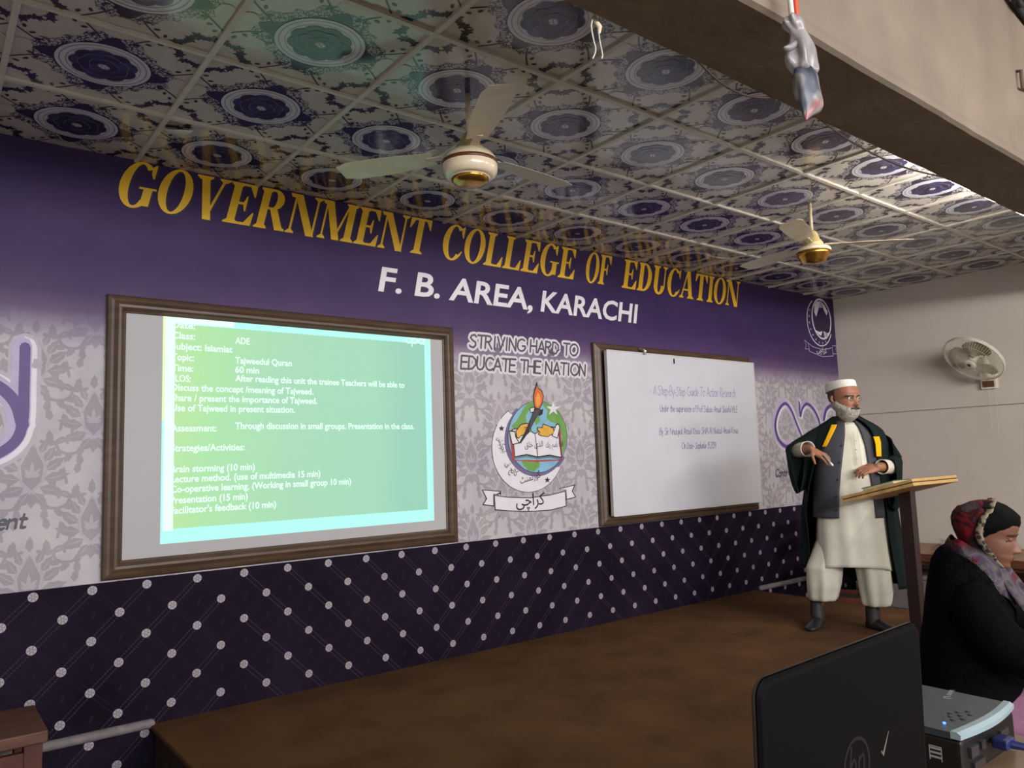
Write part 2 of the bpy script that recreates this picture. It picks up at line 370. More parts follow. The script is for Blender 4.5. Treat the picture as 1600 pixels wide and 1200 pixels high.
# ------------------------------------------------------------------ ceiling of printed glossy tiles
T = 0.6096; CY = -0.30
def ceil_mat(name, col, var=0.05, lace=None):
    m = mat(name, col, 0.13, spec=0.5, var=var, scale=7)
    nt = m.node_tree; N = nt.nodes; L = nt.links; bs = N['Principled BSDF']
    nz = N.new('ShaderNodeTexNoise'); nz.inputs['Scale'].default_value = 5.0; nz.inputs['Detail'].default_value = 2
    tc = N.new('ShaderNodeTexCoord'); L.new(tc.outputs['Object'], nz.inputs['Vector'])
    bp = N.new('ShaderNodeBump'); bp.inputs['Strength'].default_value = 0.10; bp.inputs['Distance'].default_value = 0.02
    L.new(nz.outputs['Fac'], bp.inputs['Height']); L.new(bp.outputs[0], bs.inputs['Normal'])
    if lace:
        vo = N.new('ShaderNodeTexVoronoi'); vo.feature = 'DISTANCE_TO_EDGE'; vo.inputs['Scale'].default_value = 62
        L.new(tc.outputs['Object'], vo.inputs['Vector'])
        n2 = N.new('ShaderNodeTexNoise'); n2.inputs['Scale'].default_value = 55; n2.inputs['Detail'].default_value = 3
        L.new(tc.outputs['Object'], n2.inputs['Vector'])
        ad = N.new('ShaderNodeMath'); ad.operation = 'MULTIPLY_ADD'; ad.inputs[1].default_value = 0.32; L.new(n2.outputs['Fac'], ad.inputs[0]); L.new(vo.outputs['Distance'], ad.inputs[2])
        r = N.new('ShaderNodeValToRGB'); r.color_ramp.elements[0].color = lin(lace); r.color_ramp.elements[1].color = lin(col)
        r.color_ramp.elements[0].position = 0.235; r.color_ramp.elements[1].position = 0.275
        L.new(ad.outputs[0], r.inputs['Fac']); L.new(r.outputs[0], bs.inputs['Base Color'])
    return m
c_base = ceil_mat('tile_cream', (194, 188, 180))
c_navy = ceil_mat('tile_navy', (40, 36, 62))
c_petal = ceil_mat('tile_indigo', (54, 51, 92))
c_ring = ceil_mat('tile_pale_lavender', (206, 204, 216))
c_line = ceil_mat('tile_grey_line', (140, 136, 150))
c_lace = ceil_mat('tile_lace', (176, 172, 170), lace=(50, 45, 70))
c_ink = ceil_mat('tile_ink', (46, 42, 58))
c_bar = mat('tee_bar', (206, 200, 190), 0.4, var=0.04)
art = Art(lambda x, y, h: (x, y, CEIL - 0.0006 * h))
X0 = -0.5 * T - 3 * T
art.poly([(XL, 0.0), (XR, 0.0), (XR, -2.6), (XL, -2.6)], c_base, 0)
bat = [(0, .004), (.008, .012), (.016, .010), (.022, .026), (.030, .016), (.046, .024), (.038, .006), (.048, -.004), (.030, -.006), (.028, -.022), (.016, -.010), (.010, -.016), (0, -.012)]
bat = bat + [(-x, y) for x, y in bat[::-1]]
for a in range(-3, 12):
    for bb in range(0, 4):
        cx, cy = a * T, CY - bb * T
        rr = random.Random(a * 31 + bb)
        # lace star with points towards the tile edges
        pts = []
        for i in range(48):
            t = 2 * pi * i / 48
            r = 0.205 + 0.068 * abs(cos(2 * t)) ** 3 * (1 if True else 0) + 0.012 * cos(16 * t)
            pts.append((cx + r * cos(t), cy + r * sin(t)))
        art.poly(pts, c_lace, 1)
        pts = []
        for i in range(48):
            t = 2 * pi * i / 48
            r = 0.168 + 0.062 * abs(cos(2 * t + pi / 2)) ** 2.2 * 0 + 0.058 * max(0, cos(4 * t)) ** 2 + 0.006 * cos(12 * t)
            pts.append((cx + r * cos(t), cy + r * sin(t)))
        art.poly(pts, c_navy, 2)
        for sx, sy in ((1, 0), (-1, 0), (0, 1), (0, -1)):            # pale bubbles at the edge middles with thin scrolls
            for o in (-1, 1):
                q = [(cx + sx * (.20 + .035 * j) + (sy * o) * (.045 + .07 * (j / 2.5) ** 1.2), cy + sy * (.20 + .035 * j) + (sx * o) * (.045 + .07 * (j / 2.5) ** 1.2)) for j in range(4)]
                art.stroke(q, 0.006, c_ink, 2, smooth=3, cap=False)
                for k in range(3):
                    ux = cx + sx * (.215 + .028 * k) + sy * o * (.07 + .034 * k); uy = cy + sy * (.215 + .028 * k) + sx * o * (.07 + .034 * k)
                    art.poly(circ(ux, uy, .012, .007, 7, rot=rr.random() * 3), c_ink, 2)
            art.poly(circ(cx + sx * .265, cy + sy * .265, .034 if sx else .05, .05 if sx else .034, 16), c_base, 3)
        art.poly(circ(cx, cy, .163, n=40), c_ring, 4)
        art.ring(circ(cx, cy, .150, n=40), circ(cx, cy, .146, n=40), c_line, 5)
        art.ring(circ(cx, cy, .128, n=40), circ(cx, cy, .125, n=40), c_line, 5)
        for n_, R_, r_, ph, hh in ((9, .080, .040, 0, 6), (7, .052, .038, .3, 8), (5, .026, .028, .1, 10)):
            for i in range(n_):
                t = 2 * pi * i / n_ + ph + bb
                px, py = cx + R_ * cos(t), cy + R_ * sin(t)
                art.poly(circ(px, py, r_, r_ * 1.12, 16, rot=t), c_line, hh); art.poly(circ(px, py, r_ - .0022, r_ * 1.12 - .0022, 16, rot=t), c_petal if i % 2 else c_navy, hh + 1)
        art.poly(circ(cx, cy, .024, .018, 12, rot=.6), c_line, 12)
        for i in range(4): art.poly(circ(cx + .012 * cos(i * 1.6), cy + .009 * sin(i * 1.6), .006, n=7), c_ring, 13)
        for sx in (-1, 1):                                           # ring of bats round each tile corner
            for sy in (-1, 1):
                for an in (22.5, 67.5):
                    t = radians(an); r = .112
                    px, py = cx + sx * (T / 2 - r * cos(t)), cy + sy * (T / 2 - r * sin(t))
                    ro = atan2(sy * sin(t), sx * cos(t)) + pi / 2 + (rr.random() - .5) * .6; sc = 0.98 + .15 * rr.random()
                    art.poly([(px + sc * (x * cos(ro) - y * sin(ro)), py + sc * (x * sin(ro) + y * cos(ro))) for x, y in bat], c_ink, 2)
tag(art.build('ceiling', c_base), kind='structure')
b = MB()
for a in range(-3, 13):
    x = (a - .5) * T; b.box((x - .011, -2.58, CEIL - .012), (x + .011, -0.002, CEIL + .004))
for k in range(1, 5):
    y = CY + T / 2 - k * T; w = .011 if k in (1, 3) else .008
    b.box((XL, y - w, CEIL - .013), (XR, y + w, CEIL + .004))
tag(b.build('trim_1', c_bar), kind='structure')

# ------------------------------------------------------------------ printed mural on the back wall
def mural_mat(name, light, fade=True):
    m = bpy.data.materials.new(name); m.use_nodes = True
    nt = m.node_tree; N = nt.nodes; L = nt.links; bs = N['Principled BSDF']
    bs.inputs['Roughness'].default_value = 0.5; bs.inputs['Specular IOR Level'].default_value = 0.2
    g = N.new('ShaderNodeNewGeometry'); sp = N.new('ShaderNodeSeparateXYZ'); L.new(g.outputs['Position'], sp.inputs[0])
    nz = N.new('ShaderNodeTexNoise'); nz.inputs['Scale'].default_value = 1.6; nz.inputs['Detail'].default_value = 3; L.new(g.outputs['Position'], nz.inputs['Vector'])
    a = N.new('ShaderNodeMath'); a.operation = 'MULTIPLY_ADD'; a.inputs[1].default_value = 0.10; L.new(nz.outputs['Fac'], a.inputs[0]); L.new(sp.outputs['Z'], a.inputs[2])
    s = N.new('ShaderNodeMath'); s.operation = 'MULTIPLY_ADD'; s.inputs[1].default_value = 1.0; s.inputs[2].default_value = -2.05; L.new(a.outputs[0], s.inputs[0])
    r = N.new('ShaderNodeValToRGB'); L.new(s.outputs[0], r.inputs['Fac'])
    st = [(0.0, light), (0.07, tuple(x * .55 + y * .45 for x, y in zip(light, (140, 120, 150)))), (0.17, (112, 92, 122)), (0.26, (84, 63, 104)), (0.42, (68, 48, 92)), (0.95, (56, 41, 82))]
    cr = r.color_ramp
    while len(cr.elements) < len(st): cr.elements.new(0.5)
    for e, (p, c) in zip(cr.elements, st): e.position = p; e.color = lin(c)
    n2 = N.new('ShaderNodeTexNoise'); n2.inputs['Scale'].default_value = 3.2; n2.inputs['Detail'].default_value = 6; n2.inputs['Roughness'].default_value = .65; L.new(g.outputs['Position'], n2.inputs['Vector'])
    r2 = N.new('ShaderNodeValToRGB'); r2.color_ramp.elements[0].position = .35; r2.color_ramp.elements[1].position = .65
    r2.color_ramp.elements[0].color = lin((222, 222, 232)); r2.color_ramp.elements[1].color = lin((252, 248, 248)); L.new(n2.outputs['Fac'], r2.inputs['Fac'])
    mx = N.new('ShaderNodeMix'); mx.data_type = 'RGBA'; mx.blend_type = 'MULTIPLY'; mx.inputs['Factor'].default_value = 1.0
    L.new(r.outputs[0], mx.inputs['A']); L.new(r2.outputs[0], mx.inputs['B']); L.new(mx.outputs['Result'], bs.inputs['Base Color'])
    return m
u_base = mural_mat('mural_damask_ground', (204, 200, 201))
u_motif = mural_mat('mural_damask_leaf', (176, 169, 172))
u_vein = mural_mat('mural_damask_vein', (198, 192, 196))
u_navy = mat('dado_navy', (28, 21, 36), 0.7, spec=.08, var=0.25, scale=2.2)
u_dot = mat('dado_rosette', (168, 160, 166), 0.5, var=0.05)
u_dot2 = mat('dado_rosette_centre', (128, 120, 130), 0.5, var=0.05)
u_dash = mat('dado_dash', (60, 50, 66), 0.75, spec=.04, var=0.05)
u_dash2 = mat('dado_faint_dash', (38, 29, 49), 0.75, spec=.06, var=0.05)
u_gold = mat('title_gold', (226, 178, 30), 0.45, var=0.06, scale=3)
u_shadow = mat('title_print_outline', (44, 32, 60), 0.6, var=0.03)
u_white = mat('print_white', (226, 222, 228), 0.5, var=0.03)
u_ink = mat('print_dark_grey', (70, 66, 78), 0.5, var=0.03)
u_black = mat('print_black', (34, 32, 36), 0.5, var=0.03)
u_glow = mat('print_white_glow', (216, 210, 218), 0.5, var=0.02)
u_violet = mat('print_violet', (86, 62, 128), 0.5, var=0.04)
u_lilac = mat('print_lilac', (184, 170, 202), 0.5, var=0.04)
u_halo = mat('print_violet_halo', (184, 176, 186), 0.5, var=0.04)
EC = {'halo': u_halo, 'black': u_black, 'white': u_white, 'violet': mat('emblem_violet', (112, 98, 140), .5), 'sea': mat('emblem_sea', (128, 180, 204), .5), 'land': mat('emblem_land', (108, 158, 76), .5),
      'red': mat('emblem_red', (176, 66, 62), .5), 'grey': u_ink, 'skin': mat('emblem_hand', (220, 168, 66), .5), 'dark': u_ink, 'flame': mat('emblem_flame', (204, 104, 44), .5), 'flame2': mat('emblem_flame_core', (232, 150, 70), .5)}

mural = root('printed_wall_mural', (2.3, 0, 0), 'purple and silver printed mural with yellow title lettering covering the back wall', 'mural', world=True)
WM = lambda x, z, h: (x, -0.004 - 0.0006 * h, z)
a = Art(WM)
nx = 2
a.poly([(XL, 0.0), (XR - .002, 0.0), (XR - .002, CEIL), (XL, CEIL)], u_base, 0)
a.build('gradient_sheet', u_base, mural)
# damask leaves
a = Art(WM)
def leaf(cx, cz, l, w, ang, m=u_motif, h=1, bend=0.0):
    P = []
    for i in range(7):
        t = i / 6; P.append((t * l, w * 1.35 * sin(pi * t ** .8) * (1 - .22 * (i % 2)) + bend * t * t))
    for i in range(6, -1, -1):
        t = i / 6; P.append((t * l, -w * 1.1 * sin(pi * t ** .8) * (1 - .22 * (i % 2)) + bend * t * t))
    a.poly([(cx + x * cos(ang) - z * sin(ang), cz + x * sin(ang) + z * cos(ang)) for x, z in P], m, h)
def motif(cx, cz):
    for s in (-1, 1):
        for (dz, dx, l, w, an, bd) in ((-.10, .012, .075, .020, -62, .01), (-.075, .03, .10, .022, -28, .02), (-.04, .045, .105, .022, 2, .02), (0, .05, .095, .020, 28, .015), (.04, .045, .08, .017, 50, .01), (.075, .03, .07, .014, 68, 0)):
            A = radians(an); A = A if s > 0 else pi - A
            leaf(cx + s * dx, cz + dz, l, w, A, bend=bd * s)
            leaf(cx + s * dx, cz + dz, l * .8, .0016, A, u_vein, 2, bend=bd * s * .8)
        # scroll towards the next motif
        q = [(cx + s * .015, cz - .13), (cx + s * .07, cz - .17), (cx + s * .13, cz - .165), (cx + s * .15, cz - .12), (cx + s * .12, cz - .10), (cx + s * .105, cz - .125)]
        a.stroke(q, .013, u_motif, 1, smooth=4)
        q = [(cx + s * .03, cz + .13), (cx + s * .09, cz + .12), (cx + s * .145, cz + .15), (cx + s * .15, cz + .20), (cx + s * .115, cz + .215), (cx + s * .105, cz + .185)]
        a.stroke(q, .013, u_motif, 1, smooth=4)
        for (dx, dz, l, an) in ((.09, -.165, .05, -60), (.12, -.16, .045, -20), (.15, -.13, .045, 30), (.07, .125, .05, 100), (.12, .135, .05, 20), (.15, .18, .045, 50), (.13, .215, .04, 110), (.175, -.02, .05, 80), (.19, .02, .05, 95), (.18, .06, .05, 70)):
            A = radians(an); A = A if s > 0 else pi - A
            leaf(cx + s * dx, cz + dz, l * 1.15, .014, A)
    a.stroke([(cx, cz + .12), (cx - .05, cz + .03), (cx - .04, cz - .05), (cx, cz - .10)], .007, u_vein, 2, smooth=4); a.stroke([(cx, cz + .12), (cx + .05, cz + .03), (cx + .04, cz - .05), (cx, cz - .10)], .007, u_vein, 2, smooth=4)
    a.poly([(cx, cz + .12), (cx - .045, cz + .02), (cx - .035, cz - .05), (cx, cz - .09), (cx + .035, cz - .05), (cx + .045, cz + .02)], u_motif, 1)
    for an, l in ((90, .07), (50, .05), (130, .05), (20, .035), (160, .035)): leaf(cx, cz - .03, l, .008, radians(an), u_vein, 3)
    leaf(cx, cz - .10, .07, .018, -pi / 2); leaf(cx, cz + .13, .07, .014, pi / 2)
    for s in (-1, 1): leaf(cx, cz - .11, .05, .012, -pi / 2 + s * .7)
for i in range(-8, 30):
    for k in range(0, 4):
        cx = -.098 + .24 * i; cz = 1.418 + .49 * (k - 1) + (.245 if i % 2 else 0)
        if cz > 2.28 or cz < .75 or cx > 6.85 or cx < -2.2: continue
        if .30 < cx - .24 and cx + .24 < 2.05: continue
        if 3.5 < cx - .24 and cx + .24 < 5.2: continue
        motif(cx, cz)
a.build('damask_pattern', u_motif, mural)
# dark dado with rosettes
a = Art(WM)
a.poly([(XL, 0), (XR - .003, 0), (XR - .003, .89), (XL, .89)], u_navy, 5)
px, pz = .2323, .1143
for j in range(0, 9):
    z = .86 - pz * j
    for i in range(-9, 30):
        x = .384 + px * i - (px / 2 if j % 2 else 0)
        if x < XL + .05 or x > XR - .05: continue
        zone = int((x + .42) // 1.265) % 2
        for sgn in (1, -1):
            br = (sgn == 1) == (zone == 0)
            dx, dz = sgn * px / 2, -pz
            dx = -dx
            if z + dz < -.01 or x + dx > XR - .03: continue
            l = sqrt(dx * dx + dz * dz); nx_, nz_ = -dz / l, dx / l
            for k in range(9):
                t = .17 + .66 * k / 8
                for o in (-.010, .010):
                    ex, ez = x + dx * t + nx_ * o, z + dz * t + nz_ * o; hx, hz = dx / l * .005, dz / l * .005
                    a.poly([(ex - hx - nx_ * .0028, ez - hz - nz_ * .0028), (ex + hx - nx_ * .0028, ez + hz - nz_ * .0028), (ex + hx + nx_ * .0028, ez + hz + nz_ * .0028), (ex - hx + nx_ * .0028, ez - hz + nz_ * .0028)], u_dash if br else u_dash2, 6)
        a.poly(circ(x, z, .0205, n=18), u_dot, 7)
        for k in range(6):
            t = k * pi / 3 + i; a.poly(circ(x + .014 * cos(t), z + .014 * sin(t), .0055, .003, 6, rot=t), u_dot2, 8)
        a.ring(circ(x, z, .009, n=8), circ(x, z, .005, n=8), u_dot2, 8)
        if z - pz > 0: leaf(x, z - pz - .02, .045, .006, pi / 2 - .4, u_dash2, 6)
a.build('dado_pattern', u_navy, mural)
# title
def title(body, x0, x1, art, m, h, dx=0, dz=0, g=1.0):
    z0, H, sh = 2.708, .234, .24
    W = 0
    for ch in body: W += serif_glyph(ch)[1] + .03
    k = (x1 - x0 - H * sh) / (W - .03); x = 0
    for ch in body:
        P, w = serif_glyph(ch)
        for q in P: art.poly([(x0 + dx + (x + u) * k + v * H * sh, z0 + dz + v * H * g) for u, v in q], m, h)
        x += w + .03
a = Art(WM)
for wd, x0, x1 in (('GOVERNMENT', .205, 2.055), ('COLLEGE', 2.10, 3.325), ('OF', 3.375, 3.70), ('EDUCATION', 3.775, 5.345)):
    title(wd, x0, x1, a, u_shadow, 2, .009, -.008); title(wd, x0, x1, a, u_gold, 4)
a.build('title_lettering', u_gold, mural)
for body, xa, xb in (('F. B. AREA,', 1.65, 2.86), ('KARACHI', 2.935, 3.925)):
    a = Art(WM)
    for dx, dz, m, h in ((.010, -.008, u_shadow, 2), (0, 0, u_white, 4)):
        put_text(a, body, xa + dx, xb + dx, 2.441 + dz, .153 / .72, m, h, bold=.022, shear=.2)
    a.build('subtitle_lettering', u_white, mural)
a = Art(WM)
for body, x0, x1, z in (('STRIVING HARD TO', 2.312, 3.285, 2.139), ('EDUCATE THE NATION', 2.238, 3.355, 1.994)):
    put_strokes(a, body, x0, x1, z, .085, .045, u_glow, 2, shear=.12)
    put_strokes(a, body, x0, x1, z, .085, .0135, u_ink, 4, shear=.12, jit=.012, seed=3)
a.build('motto_lettering', u_ink, mural)
for x0, x1 in ((-1.40, -.115), (5.695, 6.95)):
    a = Art(WM)
    put_strokes(a, 'Continuous Professional Development', x0, x1, 1.166, .066, .017, u_ink, 2, shear=.22, nib=1.0)
    a.build('slogan_lettering', u_ink, mural)
# looped letter logos
def loop_logo(name, curves):
    a = Art(WM)
    for q, w in curves:
        s = crom(q, 8)
        n = len(s); ws = [w[0] + (w[1] - w[0]) * i / (n - 1) for i in range(n)]
        a.stroke(s, [x + .085 for x in ws], u_halo, 2); a.stroke(s, [x + .052 for x in ws], u_white, 3)
        a.stroke([(x - .012, z + .008) for x, z in s], [x + .036 for x in ws], u_lilac, 4); a.stroke(s, ws, u_violet, 5)
    a.build(name, u_violet, mural)
loop_logo('letter_logo', [([(-.14, 1.975), (-.139, 1.8), (-.14, 1.64), (-.165, 1.55), (-.235, 1.492), (-.32, 1.478), (-.41, 1.53), (-.45, 1.65), (-.41, 1.76), (-.33, 1.82), (-.24, 1.795), (-.17, 1.72), (-.14, 1.62)], (.042, .05))])
loop_logo('letter_logo', [([(6.20, 1.50), (6.10, 1.66), (6.03, 1.78), (5.94, 1.845), (5.84, 1.80), (5.765, 1.70), (5.745, 1.60), (5.79, 1.50), (5.90, 1.44), (6.0, 1.46)], (.022, .036)),
                          ([(6.175, 1.86), (6.18, 1.73), (6.22, 1.80), (6.31, 1.85), (6.42, 1.80), (6.50, 1.70), (6.53, 1.60)], (.022, .03)),
                          ([(6.60, 1.70), (6.66, 1.80), (6.77, 1.84), (6.86, 1.78), (6.90, 1.68), (6.87, 1.56)], (.04, .024))])
EMBLEM=[
 (1,'halo',[3.209,1.527,3.2,1.462,3.181,1.4,3.152,1.341,3.114,1.287,3.068,1.24,3.017,1.201,2.96,1.171,2.9,1.15,2.839,1.139,2.777,1.138,2.717,1.146,2.659,1.163,2.606,1.189,2.557,1.223,2.515,1.263,2.479,1.31,2.451,1.361,2.432,1.417,2.421,1.475,2.418,1.534,2.425,1.594,2.44,1.652,2.464,1.708,2.496,1.76,2.536,1.807,2.582,1.848,2.634,1.882,2.691,1.908,2.751,1.925,2.813,1.932,2.876,1.929,2.938,1.917,2.996,1.894,3.051,1.862,3.099,1.821,3.14,1.772,3.172,1.717,3.195,1.656,3.207,1.593]),
 (1,'halo',[2.332,1.255,3.242,1.267,3.267,1.072,3.019,0.987,2.454,1.027,2.326,1.082]),
 (3,'black',[3.074,1.343,3.06,1.32,3.044,1.298,3.026,1.277,3.006,1.258,2.985,1.241,2.962,1.225,2.938,1.212,2.913,1.2,2.887,1.191,2.861,1.183,2.834,1.178,2.807,1.174,2.78,1.173,2.753,1.174,2.726,1.178,2.7,1.183,2.675,1.19,2.65,1.199,2.627,1.211,2.604,1.224,2.583,1.238,2.564,1.254,2.546,1.272,2.529,1.291,2.514,1.311,2.502,1.332,2.491,1.355,2.482,1.378,2.475,1.401,2.47,1.425,2.467,1.45,2.466,1.474,2.468,1.499,2.472,1.524,2.477,1.548,2.485,1.572,2.495,1.595,2.507,1.618,2.521,1.639,2.536,1.66,2.554,1.679,2.573,1.697,2.593,1.714,2.615,1.729,2.651,1.698,2.638,1.685,2.627,1.671,2.616,1.657,2.607,1.641,2.599,1.626,2.592,1.61,2.586,1.593,2.582,1.577,2.578,1.56,2.576,1.543,2.575,1.526,2.576,1.509,2.578,1.493,2.58,1.476,2.585,1.46,2.59,1.444,2.596,1.428,2.604,1.413,2.613,1.398,2.623,1.384,2.634,1.37,2.646,1.358,2.659,1.346,2.673,1.335,2.688,1.324,2.703,1.315,2.719,1.307,2.736,1.299,2.754,1.293,2.772,1.288,2.79,1.284,2.809,1.281,2.828,1.279,2.847,1.278,2.866,1.279,2.886,1.281,2.905,1.284,2.924,1.288,2.943,1.293,2.961,1.3,2.979,1.308,2.996,1.316,3.013,1.326,3.029,1.337]),
 (4,'white',[3.067,1.34,3.053,1.317,3.037,1.296,3.019,1.276,2.999,1.258,2.978,1.241,2.956,1.226,2.932,1.213,2.908,1.202,2.883,1.193,2.857,1.186,2.831,1.181,2.804,1.178,2.778,1.177,2.751,1.178,2.725,1.182,2.7,1.187,2.675,1.194,2.651,1.203,2.628,1.214,2.606,1.227,2.586,1.241,2.567,1.257,2.549,1.274,2.533,1.293,2.519,1.312,2.506,1.333,2.495,1.355,2.486,1.377,2.479,1.4,2.475,1.424,2.472,1.448,2.471,1.472,2.472,1.496,2.475,1.52,2.481,1.544,2.488,1.568,2.498,1.591,2.509,1.613,2.522,1.634,2.537,1.654,2.554,1.674,2.572,1.692,2.592,1.708,2.613,1.723,2.651,1.698,2.638,1.685,2.627,1.671,2.616,1.657,2.607,1.641,2.599,1.626,2.592,1.61,2.586,1.593,2.582,1.577,2.578,1.56,2.576,1.543,2.575,1.526,2.576,1.509,2.578,1.493,2.58,1.476,2.585,1.46,2.59,1.444,2.596,1.428,2.604,1.413,2.613,1.398,2.623,1.384,2.634,1.37,2.646,1.358,2.659,1.346,2.673,1.335,2.688,1.324,2.703,1.315,2.719,1.307,2.736,1.299,2.754,1.293,2.772,1.288,2.79,1.284,2.809,1.281,2.828,1.279,2.847,1.278,2.866,1.279,2.886,1.281,2.905,1.284,2.924,1.288,2.943,1.293,2.961,1.3,2.979,1.308,2.996,1.316,3.013,1.326,3.029,1.337]),
 (3.5,'violet',[3.112,1.402,3.098,1.384,3.082,1.367,3.065,1.352,3.047,1.337,3.027,1.324,3.006,1.313,2.985,1.303,2.963,1.294,2.94,1.287,2.917,1.282,2.893,1.279,2.87,1.277,2.846,1.277,2.823,1.279,2.8,1.282,2.778,1.287,2.756,1.293,2.735,1.301,2.715,1.311,2.695,1.321,2.677,1.334,2.66,1.347,2.645,1.362,2.63,1.377,2.617,1.394,2.606,1.411,2.596,1.43,2.588,1.449,2.582,1.468,2.577,1.488,2.574,1.508,2.573,1.529,2.573,1.549,2.576,1.57,2.58,1.59,2.585,1.61,2.593,1.63,2.602,1.649,2.613,1.667,2.625,1.685,2.639,1.702,2.654,1.718,2.671,1.733,2.689,1.747,2.714,1.733,2.698,1.721,2.683,1.707,2.669,1.692,2.657,1.677,2.646,1.661,2.636,1.644,2.628,1.626,2.621,1.609,2.616,1.59,2.612,1.572,2.61,1.553,2.61,1.534,2.611,1.516,2.614,1.497,2.618,1.479,2.624,1.462,2.631,1.444,2.64,1.428,2.65,1.412,2.661,1.397,2.674,1.383,2.688,1.369,2.703,1.357,2.719,1.346,2.737,1.336,2.755,1.328,2.773,1.321,2.793,1.315,2.813,1.311,2.833,1.308,2.854,1.306,2.875,1.306,2.896,1.308,2.917,1.311,2.937,1.316,2.958,1.322,2.977,1.33,2.996,1.339,3.015,1.35,3.032,1.362,3.049,1.375,3.064,1.389,3.078,1.404,3.09,1.421]),
 (4.5,'black',[3.141,1.547,3.136,1.507,3.123,1.468,3.104,1.431,3.079,1.398,3.049,1.368,3.014,1.344,2.977,1.324,2.936,1.311,2.894,1.303,2.852,1.301,2.811,1.306,2.771,1.316,2.734,1.332,2.701,1.353,2.671,1.379,2.646,1.408,2.627,1.441,2.613,1.476,2.605,1.513,2.604,1.551,2.609,1.589,2.619,1.626,2.636,1.661,2.658,1.694,2.686,1.723,2.718,1.749,2.754,1.77,2.793,1.786,2.834,1.796,2.876,1.8,2.918,1.798,2.96,1.789,2.999,1.775,3.035,1.754,3.068,1.729,3.095,1.698,3.116,1.664,3.132,1.627,3.14,1.588]),
 (5,'sea',[3.136,1.547,3.131,1.508,3.118,1.469,3.1,1.433,3.075,1.4,3.045,1.371,3.012,1.347,2.974,1.328,2.935,1.314,2.894,1.307,2.853,1.305,2.812,1.31,2.773,1.32,2.737,1.335,2.704,1.356,2.675,1.381,2.65,1.41,2.631,1.442,2.618,1.477,2.61,1.513,2.609,1.551,2.613,1.588,2.624,1.624,2.64,1.659,2.662,1.692,2.689,1.721,2.721,1.746,2.756,1.767,2.794,1.782,2.834,1.792,2.876,1.796,2.917,1.794,2.958,1.786,2.997,1.771,3.032,1.751,3.064,1.726,3.091,1.696,3.112,1.662,3.127,1.626,3.135,1.587]),
 (5.5,'land',[2.68,1.655,2.718,1.704,2.76,1.761,2.81,1.791,2.843,1.788,2.833,1.756,2.791,1.73,2.765,1.692,2.772,1.655,2.722,1.618,2.659,1.605,2.636,1.624]),
 (5.5,'land',[2.925,1.789,2.992,1.778,3.058,1.734,3.106,1.67,3.134,1.606,3.134,1.541,3.112,1.464,3.084,1.42,3.091,1.554,3.036,1.644,2.986,1.656,2.953,1.682,2.964,1.733,2.932,1.758]),
 (5.5,'land',[2.712,1.391,2.776,1.389,2.872,1.374,2.871,1.343,2.821,1.314,2.773,1.321,2.734,1.353]),
 (5.5,'land',[2.838,1.681,2.887,1.694,2.894,1.656,2.852,1.631]),
 (6,'red',[2.615,1.587,2.643,1.605,2.65,1.398,2.857,1.391,3.078,1.39,3.052,1.618,3.081,1.593,3.087,1.382,2.872,1.378,2.856,1.373,2.837,1.379,2.638,1.393]),
 (6,'red',[2.615,1.587,2.646,1.605,2.66,1.41,2.638,1.393]),
 (6.5,'black',[2.643,1.605,2.754,1.618,2.841,1.574,2.951,1.625,3.06,1.618,3.082,1.4,2.965,1.418,2.857,1.408,2.762,1.426,2.654,1.414]),
 (7,'white',[2.649,1.599,2.754,1.61,2.84,1.567,2.95,1.617,3.051,1.611,3.072,1.408,2.966,1.426,2.858,1.416,2.762,1.434,2.66,1.421]),
 (7.5,'black',[2.839,1.565,2.845,1.565,2.863,1.415,2.855,1.416]),
 (7.5,'grey',[2.66,1.414,2.762,1.426,2.857,1.408,2.965,1.418,3.071,1.401,3.071,1.397,2.965,1.414,2.857,1.404,2.761,1.423,2.66,1.41]),
 (7.5,'grey',[2.66,1.407,2.761,1.419,2.857,1.401,2.965,1.411,3.071,1.393,3.071,1.389,2.965,1.407,2.857,1.397,2.761,1.415,2.66,1.403]),
 (8,'black',[2.612,1.593,2.668,1.591,2.675,1.55,2.705,1.507,2.639,1.496]),
 (8.2,'white',[2.621,1.586,2.661,1.583,2.666,1.55,2.692,1.512,2.642,1.503]),
 (8,'black',[2.671,1.591,2.715,1.636,2.771,1.648,2.806,1.63,2.809,1.593,2.771,1.566,2.72,1.556,2.695,1.538,2.675,1.544]),
 (8.5,'skin',[2.677,1.588,2.718,1.63,2.771,1.641,2.798,1.625,2.801,1.595,2.768,1.572,2.717,1.561,2.697,1.546,2.682,1.55]),
 (8.8,'black',[2.746,1.615,2.796,1.623,2.796,1.619,2.747,1.61]),
 (8.8,'black',[2.752,1.603,2.792,1.609,2.792,1.605,2.753,1.598]),
 (8.8,'black',[2.758,1.591,2.788,1.596,2.788,1.592,2.759,1.586]),
 (8.8,'black',[2.764,1.578,2.785,1.582,2.784,1.578,2.765,1.573]),
 (9,'black',[2.699,1.512,2.753,1.587,2.805,1.674,2.84,1.737,2.89,1.751,2.902,1.726,2.854,1.675,2.784,1.581,2.711,1.505]),
 (9.2,'dark',[2.808,1.67,2.847,1.731,2.886,1.742,2.894,1.725,2.851,1.678,2.785,1.591]),
 (8.6,'black',[2.798,1.745,2.841,1.759,2.906,1.738,2.926,1.745,2.915,1.707,2.887,1.694,2.807,1.718]),
 (8.9,'white',[2.805,1.743,2.841,1.752,2.836,1.725,2.81,1.72]),
 (9.5,'black',[2.841,1.756,2.835,1.832,2.85,1.876,2.874,1.934,2.887,1.89,2.921,1.872,2.934,1.834,2.922,1.783,2.89,1.742,2.86,1.741]),
 (9.7,'flame',[2.848,1.759,2.841,1.832,2.858,1.873,2.876,1.909,2.885,1.884,2.914,1.867,2.927,1.834,2.915,1.785,2.887,1.748,2.864,1.748]),
